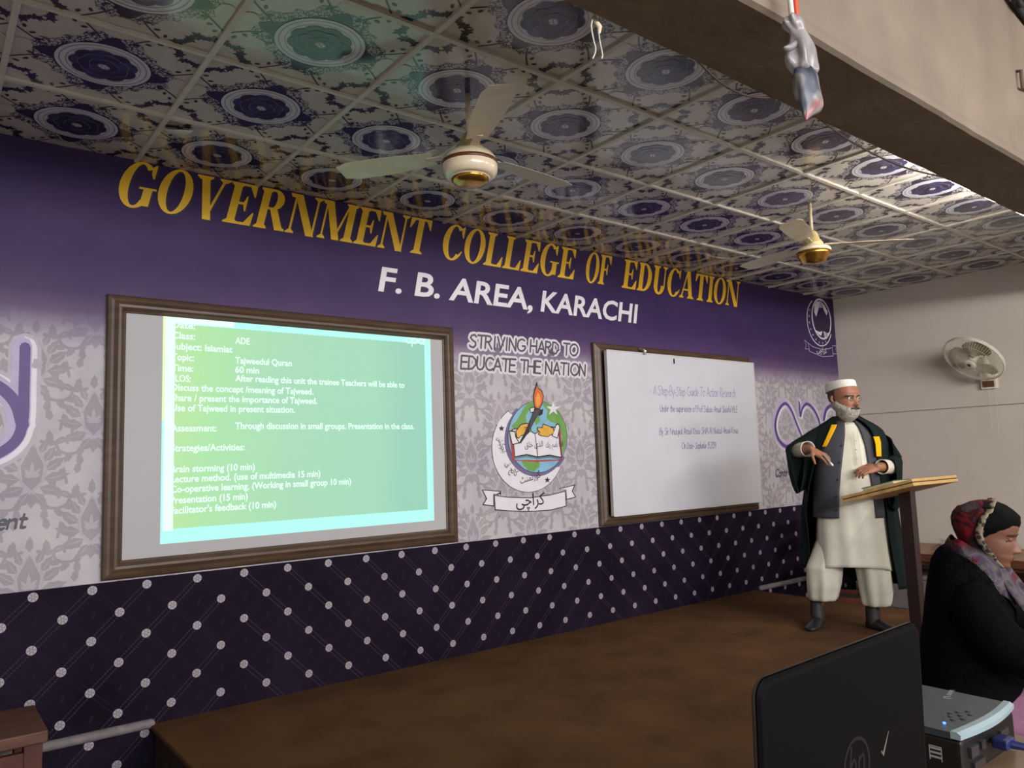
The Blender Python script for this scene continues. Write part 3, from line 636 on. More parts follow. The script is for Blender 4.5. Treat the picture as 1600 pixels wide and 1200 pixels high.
 (9.9,'flame2',[2.861,1.764,2.857,1.82,2.875,1.858,2.895,1.846,2.906,1.808,2.894,1.77,2.874,1.757]),
 (8,'black',[2.862,1.618,2.908,1.616,2.918,1.643,2.959,1.631,3.014,1.611,3.019,1.574,2.955,1.547,2.889,1.555,2.865,1.568,2.879,1.583,2.86,1.595]),
 (8.5,'skin',[2.869,1.613,2.91,1.609,2.921,1.635,2.959,1.625,3.007,1.606,3.012,1.577,2.954,1.552,2.894,1.56,2.875,1.569,2.889,1.583,2.87,1.598]),
 (8.2,'black',[2.991,1.555,3.036,1.638,3.062,1.644,3.076,1.618,3.047,1.535]),
 (8.4,'white',[3.001,1.557,3.039,1.629,3.058,1.635,3.067,1.616,3.043,1.544]),
 (9,'white',[3.018,1.798,3.031,1.762,3.082,1.764,3.04,1.741,3.054,1.705,3.015,1.727,2.974,1.704,2.991,1.74,2.952,1.761,3.001,1.762]),
 (9,'black',[2.554,1.63,2.559,1.615,2.579,1.615,2.563,1.605,2.568,1.59,2.552,1.599,2.536,1.59,2.542,1.605,2.527,1.614,2.547,1.615]),
 (9,'black',[2.938,1.273,2.944,1.258,2.966,1.257,2.948,1.248,2.954,1.232,2.937,1.242,2.919,1.234,2.926,1.249,2.909,1.259,2.931,1.258]),
 (3,'black',[2.378,1.212,2.538,1.196,2.537,1.165,2.474,1.176,2.474,1.098,2.377,1.113,2.41,1.152]),
 (4,'white',[2.388,1.206,2.529,1.191,2.492,1.177,2.469,1.181,2.467,1.106,2.39,1.118,2.419,1.152]),
 (3,'black',[3.04,1.186,3.203,1.21,3.175,1.164,3.205,1.117,3.107,1.104,3.114,1.17]),
 (4,'white',[3.053,1.183,3.189,1.202,3.164,1.164,3.193,1.122,3.114,1.111,3.114,1.175]),
 (5,'black',[2.474,1.172,2.594,1.154,2.781,1.14,2.96,1.15,3.107,1.17,3.108,1.059,2.955,1.041,2.776,1.043,2.605,1.058,2.477,1.074]),
 (5.5,'white',[2.481,1.166,2.594,1.148,2.78,1.134,2.96,1.144,3.098,1.163,3.1,1.064,2.955,1.047,2.776,1.049,2.605,1.064,2.484,1.08]),
]

def arabic(art, s, x0, x1, z0, em, m, h, rot=0.0): put_text(art, s, x0, x1, z0, em, m, h, bold=.006, rot=rot)
a = Art(WM, .04)
for l, c, q in EMBLEM:
    P = list(zip(q[0::2], q[1::2]))
    a.poly(P, EC[c], l)
KARACHI = '\ufbfd\ufb7c\ufe8d\ufeae\ufb90'
arabic(a, KARACHI, 2.655, 2.905, 1.087, .115, u_black, 8)
# words along the crescent and on the book
arabic(a, '\ufee6\ufeb8\ufbff\ufb90\ufeee\ufea0\ufbfe\ufe8d', 2.515, 2.625, 1.545, .062, u_black, 6, rot=radians(-68))
arabic(a, '\ufed1\ufe81', 2.565, 2.60, 1.365, .06, u_black, 6, rot=radians(-50))
arabic(a, '\ufe9e\ufedf\ufe8e\ufb90', 2.605, 2.675, 1.325, .06, u_black, 6, rot=radians(-35))
arabic(a, '\ufb67\ufee8\ufee4\ufee7\ufead\ufeee\ufb94', 2.70, 2.885, 1.235, .062, u_black, 6, rot=radians(12))
arabic(a, '\ufeda\ufe91\ufead \ufee2\ufeb3\ufe8e\ufe91 \ufe8d\ufeae\ufed7\ufe8d', 2.935, 3.095, 1.475, .055, u_black, 8, rot=.03)
arabic(a, '\ufed6\ufee0\ufea7 \ufbfc\ufeac\ufedf\ufe8d', 2.745, 2.91, 1.478, .055, u_black, 8, rot=.03)
a.build('college_emblem', u_white, mural)
# white line version of the emblem in the right corner
a = Art(WM)
cw = lambda t, k: [(6.655 + .235 * k * cos(radians(x)), 2.685 + .245 * k * sin(radians(x))) for x in t]
ts = list(range(118, 340, 6))
a.ring(cw(ts, 1.0), cw(ts, .955), u_white, 3, False)
a.ring([(6.70 + .185 * cos(radians(x)), 2.725 + .212 * sin(radians(x))) for x in range(0, 360, 8)], [(6.70 + .168 * cos(radians(x)), 2.725 + .195 * sin(radians(x))) for x in range(0, 360, 8)], u_white, 3)
for q in ([(6.58, 2.86), (6.63, 2.90), (6.69, 2.905), (6.68, 2.86), (6.64, 2.80), (6.60, 2.74), (6.57, 2.78)], [(6.72, 2.905), (6.78, 2.87), (6.83, 2.81), (6.80, 2.77), (6.75, 2.83)], [(6.56, 2.60), (6.64, 2.585), (6.70, 2.60), (6.67, 2.55), (6.62, 2.56)], [(6.72, 2.60), (6.79, 2.585), (6.84, 2.60), (6.79, 2.545), (6.73, 2.535)]):
    a.poly(q, u_white, 4)
a.poly([(6.56, 2.61), (6.61, 2.70), (6.67, 2.76), (6.70, 2.83), (6.74, 2.77), (6.83, 2.70), (6.84, 2.61)], u_shadow, 4)
a.poly([(6.67, 2.84), (6.69, 2.93), (6.72, 2.90), (6.73, 2.84)], u_lilac, 5)
for k in range(9):
    t = radians(150 + k * 18); a.poly(circ(6.665 + .205 * cos(t), 2.69 + .215 * sin(t), .014, .008, 7, rot=t * 1.7), u_lilac, 4)
for k in range(4): a.poly([(6.73, 2.585 - k * .012), (6.80, 2.590 - k * .012), (6.80, 2.585 - k * .012), (6.73, 2.580 - k * .012)], u_shadow, 5)
rb = [(6.415, 2.455), (6.50, 2.425), (6.66, 2.408), (6.80, 2.425), (6.865, 2.445), (6.872, 2.355), (6.66, 2.335), (6.425, 2.375), (6.415, 2.455)]
a.stroke(rb, .007, u_lilac, 4); a.stroke([(6.415, 2.455), (6.35, 2.485), (6.375, 2.43), (6.35, 2.395), (6.42, 2.395)], .006, u_lilac, 4); a.stroke([(6.865, 2.46), (6.955, 2.465), (6.93, 2.43), (6.96, 2.38), (6.87, 2.38)], .006, u_lilac, 4)
arabic(a, KARACHI, 6.56, 6.75, 2.375, .075, u_white, 5)
a.build('corner_emblem', u_white, mural)

# ------------------------------------------------------------------ boards
m_frame = mat('board_frame_wood', (80, 61, 46), 0.42, var=0.16, scale=6, stretch=(1, 1, 6))
def frame_mesh(x0, x1, z0, z1, w=0.085, t=0.045):
    b = MB()
    prof = [(0, .004), (.0, .02), (.006, t * .62), (.018, t * .72), (.030, t * .78), (.048, t), (.060, t * .98), (.070, t * .80), (.076, t * .55), (.082, t * .5), (w, t * .45), (w, .004)]
    rows = []
    for d, h in prof:
        rows.append([(x0 + d, -.006 - h, z0 + d), (x1 - d, -.006 - h, z0 + d), (x1 - d, -.006 - h, z1 - d), (x0 + d, -.006 - h, z1 - d)])
    b.grid(rows, None, True); return b
m_screen = mat('screen_panel', (178, 176, 177), 0.55, var=0.02, scale=2)
r = root('projection_board', (1.18, 0, .9), 'brown framed light grey board lit by the projected green slide', 'projection screen', world=True)
frame_mesh(.184, 2.172, .90, 2.251).build('frame', m_frame, r)
b = MB(); b.box((.262, -.024, .978), (2.098, -.010, 2.188)); b.build('panel', m_screen, r)
def slide_mat():
    m = bpy.data.materials.new('projected_light'); m.use_nodes = True
    nt = m.node_tree; N = nt.nodes; L = nt.links; bs = N['Principled BSDF']
    tc = N.new('ShaderNodeTexCoord'); sp = N.new('ShaderNodeSeparateXYZ'); L.new(tc.outputs['Generated'], sp.inputs[0])
    n1 = N.new('ShaderNodeTexNoise'); n1.inputs['Scale'].default_value = 2.2; L.new(tc.outputs['Generated'], n1.inputs['Vector'])
    a = N.new('ShaderNodeMath'); a.operation = 'MULTIPLY_ADD'; a.inputs[1].default_value = 0.25; L.new(n1.outputs['Fac'], a.inputs[0]); L.new(sp.outputs['X'], a.inputs[2])
    r1 = N.new('ShaderNodeValToRGB'); L.new(a.outputs[0], r1.inputs['Fac'])
    st = [(0.12, (190, 234, 160)), (0.30, (174, 232, 170)), (0.55, (168, 222, 186)), (0.85, (164, 222, 190)), (1.0, (152, 212, 186))]
    cr = r1.color_ramp
    while len(cr.elements) < len(st): cr.elements.new(.5)
    for e, (p, c) in zip(cr.elements, st): e.position = p; e.color = lin(c)
    bs.inputs['Base Color'].default_value = (.02, .03, .02, 1); bs.inputs['Roughness'].default_value = .6
    L.new(r1.outputs[0], bs.inputs['Emission Color']); bs.inputs['Emission Strength'].default_value = 0.92
    return m
m_slide = slide_mat()
m_sedge = mat('projected_edge_light', (20, 20, 20), .6, emit=(176, 248, 238), es=1.05)
m_swhite = mat('projected_white_light', (20, 20, 20), .6, emit=(226, 255, 242), es=1.1)
m_syel = mat('projected_yellow_light', (20, 20, 20), .6, emit=(226, 246, 186), es=1.05)
SM = lambda x, z, h: (x, -0.0245 - 0.0003 * h, z)
a = Art(SM)
x0, x1, z0, z1 = .436, 2.0, 1.044, 2.187
a.poly([(x0, z0), (x1, z0), (x1, z1), (x0, z1)], m_slide, 0)
sl = a.build('projected_slide', m_slide, r)
a = Art(SM)
def band(p, q, m, h): a.poly([(p[0], p[1]), (q[0], p[1]), (q[0], q[1]), (p[0], q[1])], m, h)
band((x0, z0), (x1, z0 + .07), m_sedge, 1); band((x0, z1 - .055), (x1, z1), m_sedge, 1); band((x0, z0), (x0 + .045, z1), m_sedge, 1); band((x1 - .045, z0), (x1, z1), m_sedge, 1)
band((x0 + .010, z0 + .06), (x0 + .058, z1 - .02), m_swhite, 2); band((x0, z1 - .05), (x0 + .35, z1 - .02), m_swhite, 2); band((x0, z1 - .02), (x0 + .5, z1), m_syel, 3); band((x0, z0 + .6), (x0 + .012, z1), m_syel, 3)
a.build('bright_border', m_sedge, sl)
a = Art(SM)
em = .0485
LN = [("Date:", .478, .590, 2.112), ("Class:", .478, .590, 2.058), ("ADE", .792, .868, 2.053), ("Subject: Islamiat", .478, .778, 2.003), ("Topic:", .478, .585, 1.948), ("Tajweedul Quran", .792, 1.100, 1.948), ("Time:", .478, .583, 1.893), ("60 min", .792, .918, 1.899),
      ("SLOS:", .478, .570, 1.840), ("After reading this unit the trainee Teachers will be able to", .793, 1.808, 1.853), ("Discuss the concept /meaning of Tajweed.", .478, 1.224, 1.795), ("Share / present the importance of Tajweed.", .478, 1.247, 1.743), ("Use of Tajweed in present situation.", .478, 1.116, 1.692),
      ("Assessment:", .479, .698, 1.591), ("Through discussion in small groups. Presentation in the class.", .794, 1.870, 1.603), ("Strategies/Activities:", .480, .843, 1.492), ("Brain storming (10 min)", .480, .897, 1.388), ("Lecture method. (use of multimedia 15 min)", .480, 1.262, 1.339),
      ("Co-operative learning. (Working in small group 10 min)", .480, 1.448, 1.289), ("Presentation (15 min)", .481, .860, 1.236), ("Facilitator's feedback (10 min)", .481, 1.011, 1.186)]
for s, xa, xb, z in LN: put_text(a, s, xa, xb, z, em, m_swhite, 5, bold=.022)
put_strokes(a, 'cpd', 1.825, 1.965, 2.130, .058, .007, m_swhite, 5)
a.build('slide_lettering', m_swhite, sl)

r = root('display_board', (4.39, 0, .895), 'brown framed wooden display board on the mural behind the whiteboard', 'display board', world=True)
frame_mesh(3.415, 5.374, .895, 2.246).build('frame', m_frame, r)
b = MB(); b.box((3.49, -.016, .97), (5.30, -.008, 2.17)); b.build('backing_panel', mat('frame_backing', (70, 52, 42), .6), r)
m_wb = mat('whiteboard_face', (204, 205, 213), 0.32, var=0.025, scale=2.2)
m_alu = mat('whiteboard_edge', (206, 204, 202), 0.4, var=0.04)
r = root('whiteboard', (4.43, -.06, .97), 'white marker board with handwritten notes hung inside a brown frame', 'whiteboard', world=True)
b = MB(); b.box((3.505, -.082, .968), (5.345, -.058, 2.184), bev=.004); b.build('panel', m_wb, r)
b = MB()
for p, q in (((3.497, -.086, .960), (3.506, -.056, 2.192)), ((5.344, -.086, .960), (5.353, -.056, 2.192)), ((3.497, -.086, .960), (5.353, -.056, .969)), ((3.497, -.086, 2.183), (5.353, -.056, 2.192))): b.box(p, q, bev=.002)
b.build('edge_trim', m_alu, r)
b = MB(); b.tube([(3.90, -.052, 2.225), (3.90, -.095, 2.21), (3.905, -.10, 2.185)], .011); b.lathe([(0, -.004), (.018, -.002), (.018, .004), (0, .006)], (3.90, -.10, 2.20)); b.build('hook', mat('hook_metal', (190, 186, 180), .3, metal=.8), r)
b = MB(); b.box((4.255, -.092, 2.125), (4.262, -.082, 2.165)); b.build('marker_clip', u_black, r)
m_pen = mat('blue_marker_ink', (124, 128, 164), 0.5, var=.03); m_pen2 = mat('faint_marker_ink', (150, 152, 186), 0.5, var=.03)
WB = lambda x, z, h: (x, -0.0826 - 0.0003 * h, z)
a = Art(WB)
put_strokes(a, '- A Step-By-Step Guide To Action Research', 3.95, 5.06, 1.865, .075, .0052, m_pen2, 1, shear=.1, jit=.05, seed=2, z1=1.875)
put_strokes(a, 'Under the supervision of Prof Suluuu Anuul Siuuiful HLE', 4.06, 5.07, 1.735, .052, .0045, m_pen, 1, shear=.15, jit=.06, seed=5, z1=1.745)
put_strokes(a, 'By Sir Nnuuyul Anuul Knuu SHA Al Nuluul Anuul Knuu', 4.04, 5.06, 1.555, .052, .0045, m_pen, 1, shear=.15, jit=.06, seed=6, z1=1.565)
put_strokes(a, 'On Date- Suplunlur 15.2019', 4.30, 4.74, 1.440, .052, .0045, m_pen, 1, shear=.15, jit=.06, seed=8)
a.build('handwriting', m_pen, r)

# ------------------------------------------------------------------ lamps hidden behind the beam
m_tube_on = mat('lit_tube', (240, 240, 235), .4, emit=(255, 249, 240), es=125.0)
m_lampbody = mat('lamp_batten', (224, 222, 214), .5)
r = root('tube_light', (4.1, -2.54, 2.78), 'lit white tube light fixed on the far side of the concrete beam', 'tube light', world=True)
b = MB(); b.box((3.45, -2.578, 2.72), (4.75, -2.52, 2.76), bev=.004); b.build('batten', m_lampbody, r)
b = MB(); b.tube([(3.50, -2.50, 2.74), (4.70, -2.50, 2.74)], .014, n=12); b.build('tube', m_tube_on, r, smooth=True)

# ------------------------------------------------------------------ ceiling fans
m_cream = mat('fan_cream_enamel', (226, 208, 178), 0.22, spec=0.6, var=0.04, coat=.4)
m_band = mat('fan_brown_band', (92, 54, 34), 0.3)
m_brass = mat('fan_brass', (170, 128, 54), 0.22, metal=0.9, var=.08)
m_fold = mat('fan_gold_enamel', (206, 188, 128), 0.3, var=.06)
m_fblade = mat('fan_blade_enamel', (196, 184, 158), 0.35, var=.06)
def ceiling_fan(loc, label, body, rz, gold=False):
    r = root('ceiling_fan', loc, label, 'ceiling fan', rz=rz, group='ceiling fans')
    b = MB(); b.tube([(0, 0, -.002), (0, 0, -.185)], .0115, n=16, caps=False); b.build('down_rod', m_cream, r, smooth=True)
    if gold:
        b = MB(); b.lathe([(.017, -.178), (.03, -.19), (.043, -.23), (.062, -.262), (.066, -.27), (.0, -.272)], m=m_fold); b.build('canopy_cone', m_fold, r, smooth=True)
        b = MB(); b.lathe([(.0, -.262), (.055, -.266), (.06, -.278), (.095, -.290), (.106, -.302), (.107, -.312), (.100, -.318)]); b.build('motor_housing', m_cream, r, smooth=True)
        b = MB(); b.lathe([(.103, -.316), (.098, -.336), (.088, -.352), (.084, -.356), (.078, -.372), (.066, -.382), (.055, -.388), (0, -.392)]); b.build('bottom_cap', m_brass, r, smooth=True)
    else:
        b = MB(); b.lathe([(.016, -.178), (.024, -.184), (.04, -.215), (.066, -.252), (.076, -.262), (0, -.264)]); b.build('canopy_cone', m_fold, r, smooth=True)
        b = MB(); b.lathe([(.0, -.258), (.075, -.262), (.098, -.275), (.112, -.294), (.117, -.308), (.117, -.318), (.1165, -.326), (.1175, -.334), (.115, -.352), (.104, -.368), (.09, -.374), (.084, -.372), (.083, -.378)]); b.build('motor_housing', m_cream, r, smooth=True)
        b = MB(); b.lathe([(.117, -.306), (.1188, -.310), (.1188, -.318), (.117, -.322)]); b.build('trim_band', m_band, r, smooth=True)
        b = MB(); b.lathe([(.080, -.372), (.078, -.386), (.070, -.396), (.05, -.402), (0, -.405)]); b.build('bottom_cap', m_brass, r, smooth=True)
    zb = -.268
    for k in range(3):
        A = 2 * pi * k / 3
        M = Matrix.Rotation(A, 4, 'Z')
        b = MB(); b.box((.07, -.018, zb - .004), (.19, .018, zb + .002), bev=.0015, M=M)
        rows = []
        for i in range(9):
            t = i / 8; x = .16 + t * .44; w = .045 + .022 * min(1, t * 2.2) - (.02 if i == 8 else 0)
            row = []
            for s_, zz in ((-1, -.002), (1, -.002), (1, .0), (-1, .0)):
                row.append(M @ Vector((x, s_ * w, zb + zz + s_ * w * .16)))
            rows.append(row)
        b.grid(rows, None, True, True, True)
        b.build('blade', m_fblade, r)
    return r
ceiling_fan((1.275, -1.516, CEIL), 'cream ceiling fan with a dark band hanging above the title lettering', 0, radians(6))
ceiling_fan((3.886, -1.549, CEIL), 'cream ceiling fan with a golden motor hanging near the far right corner', 0, radians(-42), True)

# ------------------------------------------------------------------ wall fan
m_fanw = mat('fan_white_plastic', (214, 208, 188), 0.4, var=.05)
m_blade = mat('fan_blade_plastic', (158, 146, 118), 0.4, var=.06)
m_cage = mat('fan_cage_wire', (196, 190, 170), 0.35, var=.05)
fc = Vector((6.64, -1.39, 2.13)); fn = Vector((-.664, .242, -.707)).normalized()
r = root('wall_fan', (6.97, -1.42, 2.0), 'cream caged wall fan mounted on the right wall, tilted downwards', 'wall fan', world=True)
Mf = Matrix.Translation(fc) @ fn.to_track_quat('Z', 'Y').to_matrix().to_4x4()
b = MB()
for rr_, zz in ((.245, 0), (.245, -.02)): b.tube([Mf @ Vector((rr_ * cos(t * pi / 24), rr_ * sin(t * pi / 24), zz)) for t in range(49)], .0055, n=8, caps=False)
b.grid([[Mf @ Vector((q * cos(t * pi / 24), q * sin(t * pi / 24), z)) for t in range(48)] for q, z in ((.248, .003), (.248, -.022), (.242, -.022), (.242, .003))], None, True)
b.build('cage_rim', m_fanw, r, smooth=True)
b = MB()
for k in range(66):
    t = 2 * pi * k / 66
    b.tube([Mf @ Vector((q * cos(t), q * sin(t), z)) for q, z in ((.05, .062), (.13, .056), (.205, .034), (.245, 0))], .0012, n=5, caps=False)
for q, z in ((.12, .057), (.19, .041)): b.tube([Mf @ Vector((q * cos(t * pi / 20), q * sin(t * pi / 20), z)) for t in range(41)], .0014, n=5, caps=False)
b.build('front_grille', m_cage, r)
b = MB()
for k in range(66):
    t = 2 * pi * k / 66
    b.tube([Mf @ Vector((q * cos(t), q * sin(t), z)) for q, z in ((.05, -.075), (.15, -.07), (.21, -.05), (.245, -.02))], .0012, n=5, caps=False)
b.build('rear_grille', m_cage, r)
for k in range(3):
    b = MB(); A = 2 * pi * k / 3 + .55
    rows = []
    for i in range(11):
        t = i / 10; q = .03 + .185 * t; w0 = -.18 - .55 * t * .3; half = (.30 + .55 * sin(pi * min(1, t * .95)) ** .8) * (1 if t < .9 else .8)
        for th in (.002,):
            rows.append([Mf @ Vector((q * cos(A + s_ * half * .95 + .35 * t), q * sin(A + s_ * half * .95 + .35 * t), -.015 + s_ * .028 * (1 - .3 * t))) for s_ in (-1, -.5, 0, .5, 1)])
    b.grid(rows, None, False); b.build('blade', m_blade, r, smooth=True, solid=.003)
b = MB(); b.lathe([(.0, .072), (.03, .071), (.048, .066), (.055, .058), (.055, .052)], M=Mf); b.build('hub_badge', m_fanw, r, smooth=True)
b = MB(); b.lathe([(0, .0735), (.016, .0733), (.016, .070)], M=Mf); b.build('badge_centre', m_band, r)
b = MB(); b.lathe([(.03, .03), (.035, -.05), (.06, -.08), (.066, -.14), (.05, -.19), (0, -.2)], M=Mf); b.build('motor_housing', m_fanw, r, smooth=True)
bc = Vector((6.90, -1.40, 2.0))
b = MB(); b.tube([Mf @ Vector((0, 0, -.12)), bc + Vector((0, .0, .09)), bc + Vector((.02, 0, .0))], [.03, .026, .03], n=14); b.build('arm', m_fanw, r, smooth=True)
b = MB(); b.box((6.915, -1.46, 1.885), (6.968, -1.33, 2.03), bev=.008); b.build('mount_box', m_fanw, r)
b = MB(); b.box((6.905, -1.44, 1.90), (6.92, -1.35, 1.955), bev=.003); b.build('switch_panel', m_band, r)
for y in (-1.395, -1.445):
    b = MB(); b.tube([(6.90, y, 1.90), (6.90, y - .003, 1.75), (6.90, y + .002, 1.56 if y > -1.42 else 1.50)], .0011, n=6); b.lathe([(0, -.01), (.004, -.004), (.003, .006), (0, .008)], (6.90, y + .002, 1.55 if y > -1.42 else 1.49)); b.build('pull_cord', m_fanw, r)
b = MB(); b.tube(crom([(6.96, -1.42, 1.885), (6.962, -1.47, 1.85), (6.962, -1.6, 1.83), (6.962, -1.85, 1.80), (6.962, -2.4, 1.80), (6.962, -3.2, 1.86)], 6), .006, n=8); b.build('power_cord', mat('cord_grey', (120, 112, 104), .6), r, smooth=True)

# ------------------------------------------------------------------ bag, cords and wires under the beam
m_poly = mat('clear_plastic_bag', (158, 152, 152), 0.28, spec=.5, var=.14, scale=24, alpha=.74)
def bag_mat():
    m = mat('bundle_wrap', (128, 132, 150), .4, var=.1, scale=9)
    nt = m.node_tree; N = nt.nodes; L = nt.links; bs = N['Principled BSDF']
    tc = N.new('ShaderNodeTexCoord'); nz = N.new('ShaderNodeTexNoise'); nz.inputs['Scale'].default_value = 11; nz.inputs['Detail'].default_value = 1.5; L.new(tc.outputs['Object'], nz.inputs['Vector'])
    rp = N.new('ShaderNodeValToRGB'); rp.color_ramp.interpolation = 'EASE'
    st = [(.30, (50, 55, 64)), (.44, (72, 76, 94)), (.52, (124, 122, 120)), (.60, (150, 92, 98)), (.75, (104, 104, 112))]
    cr = rp.color_ramp
    while len(cr.elements) < len(st): cr.elements.new(.5)
    for e, (p, c) in zip(cr.elements, st): e.position = p; e.color = lin(c)
    L.new(nz.outputs['Fac'], rp.inputs['Fac']); L.new(rp.outputs[0], bs.inputs['Base Color']); return m
r = root('hanging_bag', (1.40, -2.95, 2.33), 'knotted plastic bag with a wrapped bundle hanging from cords in front of the beam', 'bag', world=True)
def blob_rows(tab, seed, amp, n=28):
    rows = []
    for z, x, rx, ry in tab:
        row = []
        for j in range(n):
            t = 2 * pi * j / n; k = 1 + amp * noise.noise(Vector((cos(t) * 2.2 + seed, sin(t) * 2.2, z * 26)))
            row.append((x + rx * k * cos(t), -2.95 + ry * k * sin(t), z))
        rows.append(row)
    return rows
b = MB(); b.grid(blob_rows([(2.612, 1.382, .006, .006), (2.60, 1.378, .03, .024), (2.585, 1.376, .04, .03), (2.568, 1.384, .022, .02), (2.556, 1.392, .018, .018), (2.54, 1.40, .034, .03), (2.51, 1.405, .046, .036), (2.48, 1.41, .047, .036), (2.455, 1.415, .043, .034), (2.445, 1.416, .040, .03)], 3, .8), None, True, True, True)
b.grid([[(1.395, -2.95, 2.555), (1.39, -2.965, 2.53), (1.385, -2.95, 2.505), (1.39, -2.935, 2.53)], [(1.35, -2.955, 2.525), (1.345, -2.975, 2.50), (1.34, -2.955, 2.48), (1.345, -2.94, 2.50)], [(1.318, -2.96, 2.497), (1.315, -2.98, 2.485), (1.31, -2.96, 2.472), (1.315, -2.945, 2.485)], [(1.300, -2.96, 2.487), (1.299, -2.963, 2.484), (1.298, -2.96, 2.480), (1.299, -2.957, 2.484)]], None, True, True, True)
b.build('knotted_plastic', m_poly, r, smooth=True, sub=1)
b = MB(); b.grid(blob_rows([(2.462, 1.412, .030, .022), (2.45, 1.413, .041, .03), (2.42, 1.418, .043, .032), (2.39, 1.425, .044, .032), (2.365, 1.432, .046, .03), (2.35, 1.436, .048, .024), (2.335, 1.425, .026, .016), (2.318, 1.41, .008, .008), (2.306, 1.405, .002, .002)], 7, .28), None, True, True, True)
b.build('wrapped_bundle', bag_mat(), r, smooth=True, sub=1)
b = MB(); b.tube([(1.372, -2.95, 2.585), (1.362, -2.95, 2.75), (1.35, -2.95, 3.46)], .0075, n=10); b.build('white_cord', mat('cord_white', (214, 208, 200), .5), r, smooth=True)
b = MB(); b.tube([(1.396, -2.95, 2.582), (1.392, -2.95, 2.75), (1.385, -2.95, 3.46)], .0085, n=10); b.build('red_cord', mat('cord_red', (196, 74, 44), .45), r, smooth=True)
b = MB(); b.tube([(1.44, -2.95, 2.525), (1.458, -2.95, 2.515), (1.462, -2.95, 2.48), (1.456, -2.95, 2.455)], .004, n=8); b.build('loose_strap', m_poly, r, smooth=True)
m_thread = mat('thread_white', (206, 200, 186), .6)
r = root('frayed_string', (1.0, -2.56, 2.65), 'thin frayed white cord with a small plug dangling at the edge of the beam', 'string', world=True)
b = MB(); b.tube(crom([(.985, -2.56, 2.665), (.972, -2.56, 2.63), (.978, -2.56, 2.59), (.985, -2.56, 2.56), (.972, -2.56, 2.53)], 5), .0022, n=6); b.tube(crom([(1.0, -2.56, 2.655), (1.003, -2.56, 2.60), (1.012, -2.56, 2.555), (1.008, -2.56, 2.542)], 5), .0022, n=6); b.build('strand', m_thread, r)
b = MB(); b.tube([(.99, -2.555, 2.66), (1.006, -2.56, 2.635), (1.003, -2.56, 2.62)], [.008, .008, .005], n=10); b.build('plug', m_cream, r, smooth=True)
for (x, y, l, lab) in ((2.00, -2.18, .19, 'fine thread hanging from the ceiling tiles left of the plastic bag'), (2.80, -2.22, .20, 'fine thread hanging from the ceiling tiles below the plastic bag')):
    b = MB(); b.tube([(0, 0, 0), (.003, 0, -l * .5), (.008, .0, -l)], .0011, n=5); tag(b.build('hanging_thread', m_thread, off=(x, y, CEIL)), lab, 'thread')
m_wire = mat('wire_brown', (56, 44, 36), .6)
for q, lab in (([(1.43, -2.585, 2.652), (1.56, -2.57, 2.628), (1.72, -2.565, 2.628), (1.86, -2.585, 2.652)], 'dark wire sagging from the beam edge beside the plastic bag'), ([(2.15, -2.585, 2.652), (2.45, -2.57, 2.628), (2.85, -2.57, 2.622), (3.25, -2.585, 2.652)], 'dark wire sagging from the beam edge near the bright ceiling patch')):
    b = MB(); b.tube(crom(q, 6), .004, n=6); tag(b.build('sagging_wire', m_wire, off=q[0], smooth=True), lab, 'wire')
b = MB(); b.tube([(3.384, -2.88, 3.085), (3.378, -2.90, 3.08), (3.376, -2.90, 2.998), (3.47, -2.90, 3.015)], .008, n=8); tag(b.build('iron_hook', mat('rusty_iron', (92, 78, 66), .7, var=.2), off=(3.384, -2.88, 3.04)), 'bent iron hook sticking out of the beam face', 'hook')
b = MB()
for k in range(9):
    b.tube(crom([(3.25 + .05 * k, -2.90, 3.47), (3.28 + .045 * k, -2.93, 3.42 - .02 * (k % 3)), (3.36 + .04 * k, -2.91, 3.40 + .015 * (k % 2)), (3.62 + .02 * k, -2.90, 3.36 - .01 * k)], 5), .012, n=7)
tag(b.build('cable_bundle', mat('cable_black', (34, 32, 32), .7), off=(3.4, -2.9, 3.4), smooth=True), 'tangle of black cables on the beam face at the top right corner', 'cables')
m_flap = mat('tile_flap_white', (228, 228, 232), .25)
for (x, y, l, w, lab, rot) in ((.375, -.50, .13, .045, 'curled white corner of a loose ceiling tile above the first title letter', -.5), (4.40, -.47, .26, .018, 'thin white lifted tile edge on the ceiling above the last title word', -.15)):
    b = MB(); rows = []
    for i in range(13):
        t = -1 + i / 6; hw = w * (1 - t * t)
        rows.append([(x + (l * .5 * t) * cos(rot) - s_ * hw * sin(rot), y + (l * .5 * t) * sin(rot) + s_ * hw * cos(rot), CEIL - .012 - .02 * (1 - t * t) * (1 if s_ < 0 else .2)) for s_ in (-1, 1)])
    b.grid(rows, None, False); tag(b.build('loose_tile_edge', m_flap, off=(x, y, CEIL - .015), solid=.002), lab, 'ceiling tile')

# ------------------------------------------------------------------ furniture
m_dwood = mat('dark_red_wood', (66, 40, 30), 0.45, var=0.2, scale=5, stretch=(1, 6, 6))
m_lwood = mat('lectern_light_wood', (186, 148, 92), 0.45, var=0.12, scale=5, stretch=(1, 5, 1))
m_ply = mat('ply_edge_dark', (58, 40, 28), .6)
m_post = mat('lectern_post_paint', (40, 24, 24), 0.4, var=.12)
r = root('lectern', (4.33, -1.80, .21), 'wooden lectern with a sloping two layer top on one dark post beside the standing speaker', 'lectern')
Mt = Matrix.Translation((-.02, -.225, 1.008)) @ Matrix.Rotation(radians(-14), 4, 'X')
b = MB(); b.box((-.405, 0, -.019), (.183, .44, -.002), m_lwood, .003, Mt); b.box((-.40, .004, -.025), (.178, .436, -.018), m_ply, 0, Mt); b.box((-.405, 0, -.043), (.183, .44, -.024), m_lwood, .003, Mt); b.build('sloping_top', m_lwood, r)
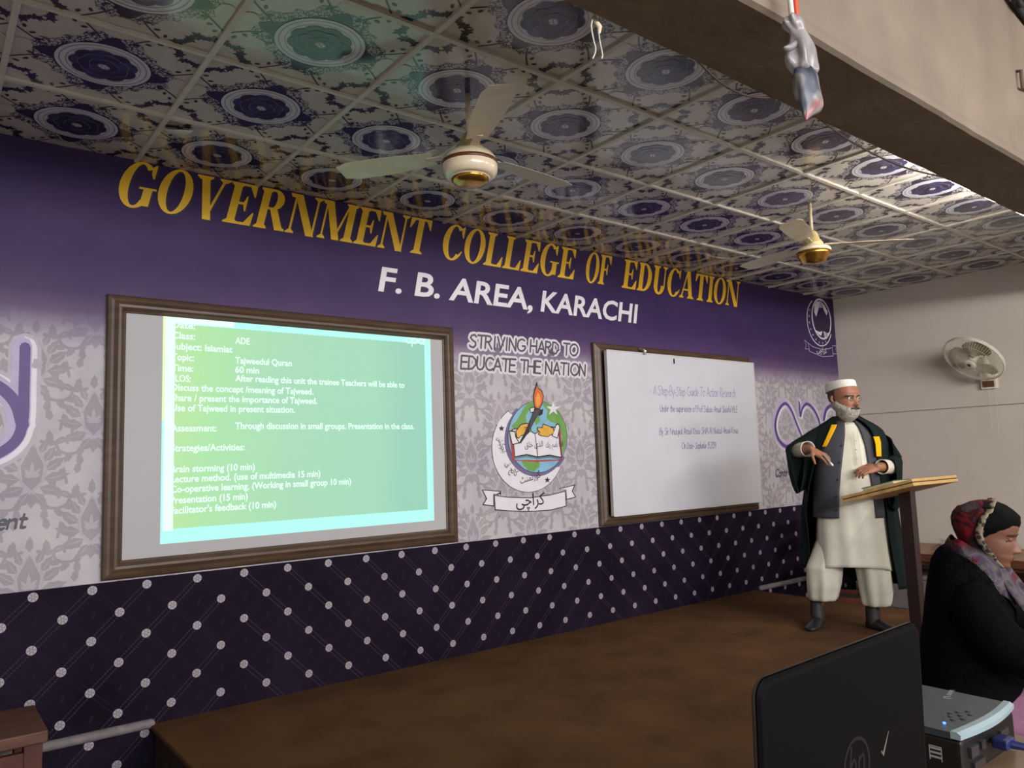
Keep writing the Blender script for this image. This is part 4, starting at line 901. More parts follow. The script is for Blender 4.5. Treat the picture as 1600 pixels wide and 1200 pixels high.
b = MB(); b.grid([[(-.034, -.034, 0.02), (.034, -.034, .02), (.034, .034, .02), (-.034, .034, .02)], [(-.046, -.036, .93), (.022, -.036, .938), (.022, .036, .92), (-.046, .036, .915)]], None, True, True, True); b.build('post', m_post, r)
b = MB(); b.box((-.13, -.045, 0), (.13, .045, .025), bev=.006); b.box((-.045, -.13, 0), (.045, .13, .025), bev=.006); b.build('foot', m_post, r)
m_cover = mat('book_cover_green', (38, 62, 44), .5); m_pages = mat('book_pages', (196, 184, 150), .8)
Mk = Matrix.Translation((4.33 - .02, -1.80 - .225, .21 + 1.008)) @ Matrix.Rotation(radians(-14), 4, 'X')
b = MB(); b.box((-.33, .14, 0.0), (-.12, .34, .004), m_cover, 0, Mk); b.box((-.325, .145, .004), (-.125, .335, .018), m_pages, 0, Mk); b.box((-.33, .14, .018), (-.12, .34, .022), m_cover, 0, Mk)
tag(b.build('closed_book', m_cover, off=Mk @ Vector((-.22, .24, 0))), 'thin dark green book lying on the lectern top', 'book')

m_desk = mat('wall_desk_wood', (150, 118, 88), 0.5, var=0.14, scale=5, stretch=(5, 1, 5)); m_deskd = mat('wall_desk_edge', (92, 52, 32), 0.5, var=.15, scale=6)
r = root('wall_desk', (6.55, -1.4, 0), 'long low wooden desk along the right wall behind the seated woman', 'desk', world=True)
b = MB(); b.box((6.21, -2.75, .47), (6.96, -.42, .50), bev=.004); b.build('desk_top', m_desk, r)
b = MB(); b.box((6.20, -2.76, .435), (6.222, -.41, .497)); b.box((6.24, -2.72, .40), (6.26, -.45, .465)); b.build('front_rail', m_deskd, r)
for x in (6.27, 6.90):
    for y in (-.47, -1.5, -2.68):
        b = MB(); b.box((x - .025, y - .025, 0), (x + .025, y + .025, .47)); b.build('leg', m_deskd, r)
m_grey = mat('grey_steel', (112, 106, 106), 0.5, var=.06)
r = root('steel_box', (6.45, -.98, 0), 'grey steel box on the floor under the low wall desk', 'box', world=True)
b = MB(); b.box((6.30, -1.30, .0), (6.68, -.62, .26), bev=.01); b.build('body', m_grey, r)
b = MB(); b.box((6.295, -1.31, .262), (6.69, -.61, .30), bev=.008); b.build('lid', m_grey, r)
m_redw = mat('red_brown_chair_wood', (96, 44, 34), 0.45, var=.18, scale=6); m_seatd = mat('chair_seat_dark', (36, 28, 28), .6)
r = root('wooden_chair', (5.72, -.62, 0), 'red brown wooden chair on the floor behind the standing speaker', 'chair', rz=radians(20))
for x in (-.2, .2):
    for y in (-.2, .2):
        b = MB(); b.box((x - .022, y - .022, 0), (x + .022, y + .022, .43 if y < 0 else .86), bev=.004); b.build('leg', m_redw, r)
b = MB(); b.box((-.23, -.23, .43), (.23, .18, .465), bev=.01); b.build('seat', m_seatd, r)
b = MB(); b.box((-.18, .19, .58), (.18, .215, .70), bev=.006); b.box((-.18, .19, .76), (.18, .215, .85), bev=.006); b.build('backrest', m_redw, r)
b = MB(); b.box((-.2, -.21, .2), (.2, -.19, .235)); b.box((-.21, -.2, .15), (-.19, .2, .185)); b.box((.19, -.2, .15), (.21, .2, .185)); b.build('stretcher', m_redw, r)

m_bench = mat('bench_wood', (92, 58, 44), 0.55, var=.2, scale=6, stretch=(1, 6, 6)); m_benchd = mat('bench_leg_wood', (84, 40, 30), .55, var=.15)
r = root('wooden_bench', (-.5, -.42, 0), 'brown wooden bench end beside the left end of the stage', 'bench', world=True)
b = MB(); b.box((-.95, -.62, .405), (-.085, -.21, .45), bev=.006); b.build('bench_top', m_bench, r)
for x in (-.13, -.90):
    for y in (-.575, -.255):
        b = MB(); b.box((x - .03, y - .03, 0), (x + .03, y + .03, .406), bev=.003); b.build('leg', m_benchd, r)
b = MB(); b.box((-.87, -.60, .30), (-.16, -.575, .38)); b.box((-.87, -.255, .30), (-.16, -.23, .38)); b.build('apron', m_benchd, r)

# ------------------------------------------------------------------ people
H_FRONT = [(0.0, .395), (.05, .43), (.10, .415), (.14, .43), (.18, .445), (.23, .425), (.27, .425), (.33, .42), (.40, .405), (.46, .385), (.52, .40), (.56, .43), (.65, .445), (.75, .425), (.84, .365), (.92, .25), (.97, .14), (1.0, .0)]
H_BACK = [(0.0, .02), (.05, -.12), (.12, -.24), (.20, -.31), (.30, -.37), (.40, -.43), (.50, -.48), (.60, -.505), (.70, -.495), (.80, -.44), (.90, -.32), (.96, -.19), (1.0, -.0)]
H_HALF = [(0.0, .13), (.04, .19), (.10, .235), (.20, .285), (.30, .315), (.40, .332), (.50, .345), (.60, .352), (.70, .342), (.80, .30), (.90, .215), (.96, .13), (1.0, .0)]
def head_pt(t, th, nose=1.0):
    """unit head surface: height t 0..1, angle th (0 = face front, + = wearer's left); x lateral, y forward, z up"""
    f = interp(H_FRONT, t)[0]; bk = interp(H_BACK, t)[0]; w = interp(H_HALF, t)[0]
    cy = (f + bk) / 2; ry = (f - bk) / 2
    c, s = cos(th), sin(th)
    p = 2.25
    k = (abs(c) ** p + abs(s) ** p) ** (-1 / p)
    x, y = w * k * s, cy + ry * k * c
    if c > 0:
        g = lambda a, b, sa, sb: math.exp(-((x - a) / sa) ** 2 - ((t - b) / sb) ** 2)
        nw = .05 + .03 * max(0, 1 - abs(t - .29) / .06)
        na = interp([(.24, 0), (.265, .05), (.29, .125), (.315, .14), (.36, .11), (.42, .075), (.48, .048), (.54, .02), (.58, 0)], t)[0] if .24 < t < .58 else 0
        y += nose * na * math.exp(-(x / nw) ** 2 * 1.2)
        for sx in (-1, 1):
            y -= .040 * g(sx * .145, .475, .075, .045)
            y += .022 * g(sx * .145, .545, .10, .028)
            y += .018 * g(sx * .20, .36, .09, .07)
            y += .012 * g(sx * .055, .285, .03, .03)
            y += .018 * g(sx * .145, .475, .05, .026)     # eyelid bulge
        y += .022 * g(0, .205, .085, .018) + .020 * g(0, .160, .075, .018) - .018 * g(0, .183, .10, .007) - .012 * g(0, .115, .08, .02)
    return x, y, t
def head_grid(b, Mh, nt=64, nth=72, m=None):
    rows = []
    for i in range(nt + 1):
        t = min(.999, max(.0, i / nt)); rows.append([Mh @ Vector(head_pt(t, 2 * pi * j / nth)) for j in range(nth)])
    b.grid(rows, m, True, True, True)
    for sx in (-1, 1):        # ears
        pts = [(sx * .335, -.06, .38), (sx * .36, -.085, .42), (sx * .375, -.10, .48), (sx * .375, -.09, .54), (sx * .355, -.05, .56)]
        b.tube([Mh @ Vector(p) for p in pts], [q * Mh.to_scale().x for q in (.03, .035, .04, .042, .035)], m, n=10)
def head_patch(Mh, test, out=.012, nt=110, nth=150):
    """part of the head surface lifted outwards, as a thin closed piece"""
    b = MB()
    def P(i, j, o):
        t = i / nt; th = 2 * pi * j / nth; x, y, z = head_pt(min(.995, t), th); q = Vector((x, y - .0, 0)); q.y -= -.03; q.normalize()
        return Mh @ (Vector((x, y, z)) + Vector((q.x, q.y, .25 * (t - .5))) * o)
    for i in range(1, nt):
        for j in range(nth):
            t = (i + .5) / nt; th = 2 * pi * (j + .5) / nth; x, y, z = head_pt(t, th)
            o = test(x, y, z)
            if o: b.face([P(i, j, out * o), P(i, j + 1, out * o), P(i + 1, j + 1, out * o), P(i + 1, j, out * o)])
    return b
def hand(b, wrist, d, nrm, thumb, size=1.0, curl=(.35, .4, .45, .5), m=None, tcurl=.3, spread=.06):
    """palm, four fingers, thumb as closed shells; d = pointing direction, nrm = out of the back of the hand, thumb = sideways direction"""
    w = Vector(wrist); d = Vector(d).normalized(); nrm = Vector(nrm); nrm = (nrm - d * nrm.dot(d)).normalized(); lat = Vector(thumb); lat = (lat - d * lat.dot(d) - nrm * lat.dot(nrm)).normalized()
    S = size
    rows = []
    for q, hw, hh in ((-.012, .024, .019), (.01, .030, .019), (.04, .038, .018), (.07, .042, .016), (.090, .041, .013), (.096, .036, .009)):
        row = []
        for k in range(16):
            a = 2 * pi * k / 16; row.append(w + d * q * S + lat * (hw * S * cos(a)) + nrm * (hh * S * sin(a)) - nrm * .004)
        rows.append(row)
    b.grid(rows, m, True, True, True)
    for i, (off, ln) in enumerate(((.031, .070), (.0105, .079), (-.0105, .073), (-.030, .058))):
        p = w + (d * .088 + lat * off) * S; c = curl[i]; dd = (d + lat * spread * (1.5 - i) * .8).normalized(); pts = [p - dd * .012]; r = [.0098 * S]
        ang = c * .5
        for seg, sl in enumerate((.46, .31, .23)):
            v = dd * cos(ang) - nrm * sin(ang); pts.append(p); r.append((.0094, .0086, .0078)[seg] * S); p = p + v * ln * sl * S; ang += c
        pts.append(p); r.append(.0068 * S)
        b.tube(pts, r, m, n=10)
    p = w + (d * .022 + lat * .028) * S; v1 = (d * .62 + lat * .70 - nrm * .25).normalized(); v2 = (d * .90 + lat * .28 - nrm * (.2 + tcurl)).normalized()
    b.tube([w + (d * .012 + lat * .012) * S, p + v1 * .018 * S, p + v1 * .042 * S, p + v1 * .042 * S + v2 * .028 * S, p + v1 * .042 * S + v2 * .050 * S], [.014 * S, .0135 * S, .0108 * S, .0095 * S, .0078 * S], m, n=10)
def remesh(o, size, it=4):
    md = o.modifiers.new('skin', 'REMESH'); md.mode = 'VOXEL'; md.voxel_size = size; md.use_smooth_shade = True
    sm = o.modifiers.new('soft', 'SMOOTH'); sm.factor = .5; sm.iterations = it
def shell(tab, n=72, a0=None, fold=0.0, fq=9, ph=0.0, hem=None, sup=2.2, seed=0.0):
    """cloth rings from a table (z, cx, cy, rx, ry [, xl, xr]); with xl/xr the front between them stays open"""
    rows = []; z0 = tab[0][0]; z1 = tab[-1][0]
    nz = 44
    for i in range(nz + 1):
        z = z0 + (z1 - z0) * i / nz
        v = interp(tab, z); cx, cy, rx, ry = v[:4]
        if len(v) > 4:
            A = asin(max(-.999, min(.999, (v[5] - cx) / rx))); B = 2 * pi + asin(max(-.999, min(.999, (v[4] - cx) / rx)))
        else: A, B = 0, 2 * pi
        row = []
        for j in range(n if len(v) == 4 else n + 1):
            th = A + (B - A) * j / n
            dn = (z1 - z) / (z1 - z0)
            k = 1 + fold * (.25 + .75 * dn) * (.6 * sin(fq * th + ph + 1.3 * sin(3 * z + th)) + .5 * sin(fq * 1.7 * th + 2 * ph + 5 * z)) + fold * .8 * noise.noise(Vector((cos(th) * 1.6 + seed, sin(th) * 1.6, z * 4)))
            s, c = sin(th), cos(th); q = (abs(c) ** sup + abs(s) ** sup) ** (-1 / sup)
            zz = z + (hem(th) * dn ** 2 if hem else 0)
            row.append((cx + rx * k * q * s, cy - ry * k * q * c, zz))
        rows.append(row)
    return rows

m_skin = mat('skin_tan', (146, 98, 76), 0.5, spec=.4, var=.07, scale=18)
m_skin2 = mat('skin_brown', (106, 69, 53), 0.5, spec=.4, var=.06, scale=18)
m_lips = mat('lips', (104, 58, 52), .45); m_brow = mat('eyebrow', (44, 36, 32), .8); m_eye = mat('eye_white', (206, 200, 194), .25); m_iris = mat('iris_dark', (38, 26, 20), .2)
def cloth(name, col, rough=.85, bump=.2, bs=90, var=.07, sc=5): return mat(name, col, rough, spec=.2, var=var, scale=sc, bump=bump, bscale=bs)
m_kurta = cloth('kurta_cotton', (206, 202, 186)); m_vest = cloth('waistcoat_grey', (68, 68, 74)); m_gown = cloth('gown_dark_green', (11, 26, 25)); m_yel = cloth('gown_yellow', (222, 164, 14)); m_cap = cloth('cap_white_knit', (226, 222, 214), bump=.6, bs=160)
m_beard = mat('beard_grey', (172, 164, 152), .9, spec=.2, var=.32, scale=60, bump=.9, bscale=120, stretch=(3, 3, .5)); m_hairg = mat('hair_dark_grey', (58, 52, 48), .85, var=.25, scale=60); m_sock = mat('leather_sock', (48, 46, 46), .5, var=.1); m_shoe = mat('shoe_black', (38, 36, 36), .38, var=.1)

man = root('person', (4.375, -1.235, .21), 'bearded person in white cap and dark green gown standing on the stage behind the lectern', 'person', rz=radians(-60.35))
HS = .232; yaw = radians(40)
Mh = Matrix.Translation((.158, -.01, 1.414)) @ Matrix.Rotation(yaw, 4, 'Z') @ Matrix.Rotation(radians(3), 4, 'X') @ Matrix.Diagonal((HS * 1.02, -HS, HS, 1))   # faces -y before turning
b = MB(); head_grid(b, Mh)
b.tube([(.16, .03, 1.30), (.158, .015, 1.38), (.158, .0, 1.46)], [.062, .058, .058], n=20)
b.tube([(.15, .03, .84), (.15, .03, 1.0), (.155, .03, 1.18), (.16, .03, 1.29)], [.145, .14, .145, .10], n=24)
b.tube([(.14, .03, 1.27), (.0, .03, 1.29), (-.10, .04, 1.25), (-.175, -.01, 1.185), (-.125, -.13, 1.195), (-.068, -.205, 1.193)], [.06, .05, .04, .038, .034, .027], n=14)
b.tube([(.17, .03, 1.27), (.30, .03, 1.23), (.385, .02, 1.14), (.42, .0, 1.07), (.385, -.11, 1.062), (.325, -.20, 1.064)], [.06, .05, .04, .038, .034, .027], n=14)
for hx, kx, ax in ((.07, -.03, -.108), (.22, .25, .235)):
    b.tube([(hx, .03, .86), (hx, .03, .80), ((hx + kx) / 2, .02, .62), (kx, .0, .44), ((kx + ax) / 2, .025, .26), (ax, .03, .09), (ax, .02, .05)], [.10, .10, .08, .05, .036, .028, .028], n=16)
hand(b, (-.066, -.207, 1.193), (.72, -.32, -.50), (.28, -.42, .75), (.25, -.7, -.55), .98, (.28, .38, .5, .55), tcurl=.5)
hand(b, (.327, -.198, 1.064), (-.88, -.36, -.17), (-.1, -.55, .75), (-.25, .25, .9), .98, (.45, .5, .55, .6), tcurl=.3)
body = b.build('body', m_skin, man); remesh(body, .0036, 3)
# face
for sx in (-1, 1):
    e = MB(); e.lathe([(0, -.011), (.006, -.009), (.0105, -.004), (.0118, 0), (.0105, .004), (.006, .009), (0, .011)], tuple(Mh @ Vector((sx * .145, .335, .475))), n=14); e.build('eye', m_eye, man, smooth=True)
    e = MB(); e.lathe([(0, -.0052), (.004, -.003), (.0052, 0), (.004, .003), (0, .0052)], tuple(Mh @ Vector((sx * .145 + .012, .372, .475))), n=12); e.build('iris', m_iris, man, smooth=True)
for sx in (-1, 1): head_patch(Mh, lambda x, y, z: 1 if (x * sx > 0 and y > .2 and .06 < abs(x) < .255 and abs(z - (.555 - .25 * (abs(x) - .15) ** 2 * 8 * .2)) < .021) else 0, .018).build('eyebrow', m_brow, man, smooth=True)
head_patch(Mh, lambda x, y, z: 1 if (y > .25 and abs(x) < .085 and abs(z - .170) < .022 * (1 - (abs(x) / .09) ** 2)) else 0, .010).build('lips', m_lips, man, smooth=True)
head_patch(Mh, lambda x, y, z: 1 if (y > .2 and abs(x) < .15 and .205 + .0 < z + abs(x) * .28 < .252 and z > .15) else 0, .030).build('moustache', m_hairg, man, smooth=True)
head_patch(Mh, lambda x, y, z: 1 if (y < -.0 and .40 < z < .80) else 0, .014).build('hair', m_hairg, man, smooth=True)
# beard: rings hanging from the jaw
rows = []
for i in range(19):
    t = .40 - i * .68 / 18; row = []
    for j in range(57):
        th = radians(-118 + 236 * j / 56)
        base = head_pt(max(.0, t), th) if t > .10 else head_pt(.10, th)
        top = .40 - .255 * max(0, cos(th)) ** 1.1
        k = min(1, max(-.9, (top - t) / .14))
        x, y, _ = base
        dn = max(0, .12 - t); tap = 1 - 1.0 * dn - 3.3 * max(0, dn - .17) ** 1.2
        ns = noise.noise(Vector((x * 26, y * 26, t * 5))) * .018 + noise.noise(Vector((x * 9, y * 9, t * 6))) * .02
        ox = x * (tap + .13 * k + ns * max(0, k)); oy = (y + .04) * (tap + .10 * k + ns * max(0, k)) - .04 + .03 * dn
        row.append(Mh @ Vector((ox, oy, t)))
    rows.append(row)
b = MB(); b.grid(rows, None, False)
keep = [i for i in range(len(b.f)) if (.40 - (i // 56) * .68 / 18) < .40 - .255 * max(0, cos(radians(-118 + 236 * (i % 56) / 56))) ** 1.1 + .03]
b.f = [b.f[i] for i in keep]; b.m = [b.m[i] for i in keep]
b.build('beard', m_beard, man, smooth=True, solid=.004)
# cap, a little tilted back
rows = []
Mc = Mh @ Matrix.Translation((0, -.0, .005)) @ Matrix.Rotation(radians(7), 4, 'X')
for q, t in ((1.0, .745), (1.045, .745), (1.05, .78), (1.045, .85), (1.02, .93), (.97, .975), (.86, 1.005), (.66, 1.022), (.4, 1.032), (.05, 1.036)):
    row = []
    for j in range(48):
        th = 2 * pi * j / 48; tt = min(.80, t); w = interp(H_HALF, max(.62, min(.72, tt)))[0] * (1.0 if t < .8 else .97); f, bk = .44, -.505
        k = (abs(cos(th)) ** 2.2 + abs(sin(th)) ** 2.2) ** (-1 / 2.2)
        row.append(Mc @ Vector((w * k * sin(th) * q, ((f + bk) / 2 + (f - bk) / 2 * k * cos(th)) * q - .0, t + .0 + .04 * cos(th) * max(0, min(1, (1.0 - t) / .25)))))
    rows.append(row)
b = MB(); b.grid(rows, None, True, False, True); b.build('cap', m_cap, man, smooth=True)
# glasses
b = MB()
for sx in (-1, 1):
    b.tube([Mh @ Vector((sx * .15 + .088 * cos(t * pi / 10), .445 - .02 * abs(cos(t * pi / 10)), .468 + .062 * sin(t * pi / 10))) for t in range(21)], .0019, n=6, caps=False)
    b.tube([Mh @ Vector((sx * .235, .42, .49)), Mh @ Vector((sx * .34, .2, .49)), Mh @ Vector((sx * .36, -.04, .50))], .0013, n=6)
b.tube([Mh @ Vector((-.062, .455, .48)), Mh @ Vector((0, .475, .495)), Mh @ Vector((.062, .455, .48))], .0013, n=6)
b.build('glasses', mat('glasses_wire', (150, 140, 120), .3, metal=.8), man, smooth=True)
# kurta
KT = [(.375, .140, .00, .238, .165), (.50, .142, .0, .226, .165), (.72, .148, .0, .212, .168), (.90, .152, .0, .205, .175), (1.05, .156, .005, .200, .165), (1.20, .158, .012, .195, .142), (1.28, .160, .02, .165, .118), (1.33, .16, .02, .11, .09), (1.365, .16, .015, .072, .07)]
b = MB(); b.grid(shell(KT, 96, fold=.035, fq=7, ph=.6, hem=lambda th: .045 * max(0, cos(th)) + .0), None, True); b.build('kurta', m_kurta, man, smooth=True, solid=.004)
b = MB()
for k in range(3): b.lathe([(0, -.003), (.0055, -.001), (.0055, .002), (0, .004)], (.205 - .012 * k * 0, -.150 + .01 * (2 - k) * 0 - .012 * k, 1.24 - .06 * k), n=10)
b.tube([(.196, -.128, 1.30), (.2, -.152, 1.2), (.205, -.17, 1.08)], .003, n=6); b.tube([(.222, -.126, 1.30), (.228, -.15, 1.2), (.232, -.168, 1.08)], .003, n=6)
b.build('kurta_placket', m_kurta, man, smooth=True)
for pts, rd in (([(-.19, -.02, 1.185), (-.145, -.095, 1.19), (-.10, -.160, 1.195), (-.088, -.180, 1.195)], [.05, .050, .051, .053]), ([(.43, -.02, 1.06), (.395, -.09, 1.062), (.358, -.152, 1.064), (.346, -.17, 1.064)], [.05, .048, .047, .049])):
    b = MB(); b.tube(pts, rd, n=20, caps=False); b.f = [f for f in b.f if len(f) == 4]; b.m = b.m[:len(b.f)]; b.build('kurta_sleeve', m_kurta, man, smooth=True, solid=.004)
# waistcoat (open)
VT = [(.735, .140, .0, .232, .190, .070, .292), (.90, .145, .0, .224, .192, .082, .284), (1.05, .150, .005, .216, .180, .105, .272), (1.19, .155, .012, .212, .158, .130, .262), (1.28, .158, .02, .184, .134, .146, .246), (1.335, .16, .02, .125, .104, .150, .232), (1.375, .16, .015, .080, .078, .150, .21)]
b = MB(); b.grid(shell(VT, 80, fold=.015, fq=5, ph=.2), None, False); vest = b.build('waistcoat', m_vest, man, smooth=True, solid=.006)
for z in (1.21, 1.10, .99, .88, .79):
    b = MB(); v = interp(VT, z); x = v[4] - .014; s = (x - v[0]) / v[2]; b.lathe([(0, -.006), (.006, -.003), (.006, .003), (0, .006)], (x, v[1] - v[3] * 1.0 * (1 - abs(s) ** 2.2) ** (1 / 2.2) - .006, z), n=10); b.build('button', u_black, vest)
# gown (open), sleeves and yellow front bands
GT = [(.27, .138, .06, .318, .20, -.145, .395), (.45, .138, .055, .308, .20, -.135, .375), (.75, .142, .045, .290, .205, -.115, .352), (.95, .146, .04, .275, .205, -.09, .338), (1.10, .150, .035, .262, .195, -.045, .325), (1.22, .155, .03, .255, .178, .028, .325), (1.30, .158, .03, .232, .155, .072, .308), (1.345, .16, .03, .185, .126, .095, .282), (1.385, .16, .025, .120, .10, .105, .235), (1.41, .16, .02, .085, .088, .108, .215)]
b = MB(); b.grid(shell(GT, 110, fold=.05, fq=8, ph=1.1, hem=lambda th: .13 * max(0, -sin(th)) ** .7), None, False); gown = b.build('gown', m_gown, man, smooth=True, solid=.006)
def bandstrip(zs, side, w0, w1):
    rows = []
    for i in range(13):
        z = zs[0] + (zs[1] - zs[0]) * i / 12; v = interp(GT, z); cx, cy, rx, ry = v[:4]; w = w0 + (w1 - w0) * i / 12
        e = v[4] if side < 0 else v[5]; row = []
        for q in range(6):
            x = e + side * (w * q / 5 - .004); s = max(-.995, min(.995, (x - cx) / (rx * 1.03)))
            y = cy - ry * 1.05 * (1 - abs(s) ** 2.2) ** (1 / 2.2) - .012
            row.append((x, y, z))
        rows.append(row)
    b = MB(); b.grid(rows, None, False); b.build('yellow_band', m_yel, gown, smooth=True, solid=.004)
bandstrip((1.352, 1.205), -1, .036, .026); bandstrip((1.26, 1.13), 1, .036, .030)
def sleeve(st, name='gown_sleeve'):
    rows = []
    st = [tuple(s[0]) + tuple(s[1:4]) + tuple(s[4]) for s in st]; S = crom(st, 5)
    for i, q in enumerate(S):
        c = Vector(q[:3]); a_, u_, d_ = q[3:6]; hd = Vector((q[6], q[7], 0)).normalized(); row = []
        for k in range(40):
            t = 2 * pi * k / 40; s = sin(t)
            w = a_ * (1 - .25 * max(0, -s)) * (1 + .05 * sin(5 * t + i * .4))
            row.append(c + hd * w * cos(t) + Vector((0, 0, (u_ if s > 0 else d_) * s)))
        rows.append(row)
    b = MB(); b.grid(rows, None, True); b.build(name, m_gown, man, smooth=True, solid=.006)
sleeve([((.05, .035, 1.25), .12, .10, .12, (0, 1)), ((-.03, .035, 1.245), .115, .092, .20, (0, 1)), ((-.115, .02, 1.21), .105, .075, .27, (.25, 1)), ((-.175, -.03, 1.18), .075, .062, .28, (.7, .7)), ((-.180, -.085, 1.18), .058, .060, .285, (.9, .45)), ((-.160, -.125, 1.185), .056, .060, .28, (.85, .5))])
sleeve([((.27, .035, 1.24), .12, .10, .12, (0, 1)), ((.345, .035, 1.225), .11, .09, .20, (0, 1)), ((.41, .02, 1.15), .085, .085, .25, (.35, -1)), ((.428, -.03, 1.08), .062, .07, .28, (.8, -.6)), ((.412, -.085, 1.064), .054, .058, .29, (.9, -.5)), ((.388, -.125, 1.064), .054, .056, .26, (.9, -.5))])
# trousers
for tab, ph in (([(.178, -.070, .015, .084, .085), (.20, -.068, .012, .092, .095), (.28, -.058, .005, .104, .112), (.40, -.045, .0, .114, .125), (.55, .01, .01, .105, .12), (.70, .07, .02, .09, .11)], .3), ([(.152, .258, .02, .080, .085), (.175, .258, .015, .088, .095), (.26, .262, .01, .100, .112), (.40, .258, .005, .106, .125), (.55, .235, .01, .115, .13), (.70, .21, .02, .11, .13)], 1.7)):
    b = MB(); b.grid(shell(tab, 48, fold=.10, fq=4, ph=ph, seed=ph * 3), None, True); b.build('trouser_leg', m_kurta, man, smooth=True, solid=.004)
# socks and shoes
for ax, toe in ((-.108, Vector((-.25, -1, 0))), (.235, Vector((.72, -.70, 0)))):
    b = MB(); b.tube([(ax, .03, .26), (ax, .03, .16), (ax, .028, .08), (ax, .025, .05)], [.046, .042, .046, .044], n=18); b.build('sock', m_sock, man, smooth=True)
    d = toe.normalized(); l = Vector((-d.y, d.x, 0)); a0 = Vector((ax, .03, 0)) - d * .055
    rows = []
    for q, w, h in ((0, .018, .035), (.015, .034, .062), (.05, .040, .078), (.09, .042, .075), (.13, .045, .058), (.18, .050, .046), (.22, .046, .038), (.25, .032, .028), (.262, .012, .016)):
        c = a0 + d * q; row = []
        for k in range(20):
            t = 2 * pi * k / 20; s = sin(t); row.append(c + l * w * cos(t) + Vector((0, 0, max(.0, .02 + (h - .02) * s if s > 0 else .02 + .022 * s))))
        rows.append(row)
    b = MB(); b.grid(rows, None, True, True, True); b.build('shoe', m_shoe, man, smooth=True)
# marker held in the hand
Mm = Matrix.Translation((4.375, -1.235, .21)) @ Matrix.Rotation(radians(-60.35), 4, 'Z')
b = MB(); p0 = Vector((.005, -.262, 1.150)); p1 = Vector((.052, -.292, 1.085))
b.tube([Mm @ p0, Mm @ (p0 * .15 + p1 * .85)], .007, mat('marker_barrel', (120, 130, 124), .4), n=12); b.tube([Mm @ (p0 * .2 + p1 * .8), Mm @ p1], .0075, mat('marker_cap', (206, 214, 210), .4), n=12)
tag(b.build('marker_pen', None, off=Mm @ ((p0 + p1) / 2), smooth=True), 'whiteboard marker held in the raised hand of the standing speaker', 'marker')

# ---- seated woman in profile
m_coat = mat('black_coat', (9, 9, 11), .95, spec=.06, var=.2, scale=30, bump=.5, bscale=220)
m_hair = mat('hair_black', (8, 7, 8), .7, spec=.1, var=.2, scale=90); m_pink = cloth('pink_dress', (146, 102, 126))
def scarf_mat():
    m = mat('floral_scarf', (150, 30, 40), .8, spec=.2, bump=.3, bscale=120)
    nt = m.node_tree; N = nt.nodes; L = nt.links; bs = N['Principled BSDF']; tc = N.new('ShaderNodeTexCoord')
    n = N.new('ShaderNodeTexNoise'); n.inputs['Scale'].default_value = 13; n.inputs['Detail'].default_value = 1.2; n.inputs['Distortion'].default_value = 1.2; L.new(tc.outputs['Object'], n.inputs['Vector'])
    r = N.new('ShaderNodeValToRGB'); cr = r.color_ramp; cr.interpolation = 'EASE'
    st = [(.28, (26, 18, 22)), (.36, (60, 16, 24)), (.46, (94, 18, 26)), (.54, (108, 16, 24)), (.60, (50, 15, 24)), (.72, (72, 54, 60))]
    while len(cr.elements) < len(st): cr.elements.new(.5)
    for e, (p, c) in zip(cr.elements, st): e.position = p; e.color = lin(c)
    L.new(n.outputs['Fac'], r.inputs['Fac'])
    # lower folds of the printed cloth are grey with wine and violet patches
    r2 = N.new('ShaderNodeValToRGB'); c2 = r2.color_ramp
    st = [(.30, (34, 28, 34)), (.42, (66, 60, 65)), (.52, (90, 83, 84)), (.60, (72, 62, 82)), (.72, (84, 40, 44))]
    while len(c2.elements) < len(st): c2.elements.new(.5)
    for e, (p, c) in zip(c2.elements, st): e.position = p; e.color = lin(c)
    L.new(n.outputs['Fac'], r2.inputs['Fac'])
    sp = N.new('ShaderNodeSeparateXYZ'); L.new(tc.outputs['Object'], sp.inputs[0])
    mr = N.new('ShaderNodeMapRange'); mr.inputs['From Min'].default_value = 1.025; mr.inputs['From Max'].default_value = 1.055; L.new(sp.outputs['Z'], mr.inputs['Value'])
    mx = N.new('ShaderNodeMix'); mx.data_type = 'RGBA'; L.new(mr.outputs[0], mx.inputs['Factor']); L.new(r2.outputs[0], mx.inputs['A']); L.new(r.outputs[0], mx.inputs['B']); L.new(mx.outputs['Result'], bs.inputs['Base Color'])
    return m
m_scarf = scarf_mat()
def trim_mat():
    m = mat('scarf_border', (150, 140, 120), .8)
    nt = m.node_tree; N = nt.nodes; L = nt.links; bs = N['Principled BSDF']; tc = N.new('ShaderNodeTexCoord')
    w = N.new('ShaderNodeTexVoronoi'); w.inputs['Scale'].default_value = 60; L.new(tc.outputs['Object'], w.inputs['Vector'])
    r = N.new('ShaderNodeValToRGB'); r.color_ramp.interpolation = 'CONSTANT'; r.color_ramp.elements[0].color = lin((44, 40, 34)); r.color_ramp.elements[1].color = lin((128, 116, 96)); r.color_ramp.elements[1].position = .45
    L.new(w.outputs['Distance'], r.inputs['Fac']); L.new(r.outputs[0], bs.inputs['Base Color']); return m
wom = root('person', (2.444, -2.878, 0), 'seated person in black coat and red floral headscarf, seen in profile by the right edge', 'person', rz=radians(-68.9))
WS = .222
Mw = Matrix.Translation((.020, .0, .979)) @ Matrix.Rotation(radians(14), 4, 'Y') @ Matrix.Rotation(radians(90 - 3), 4, 'Z') @ Matrix.Diagonal((WS * .96, -WS * .88, WS, 1))
b = MB(); head_grid(b, Mw, 84, 96)
b.tube([(.0, .0, .90), (.012, .0, .96), (.03, .0, 1.03)], [.062, .052, .05], n=18)
b.tube([(-.06, 0, .40), (-.06, 0, .60), (-.04, 0, .80), (-.01, 0, .90)], [.13, .13, .13, .08], n=22)
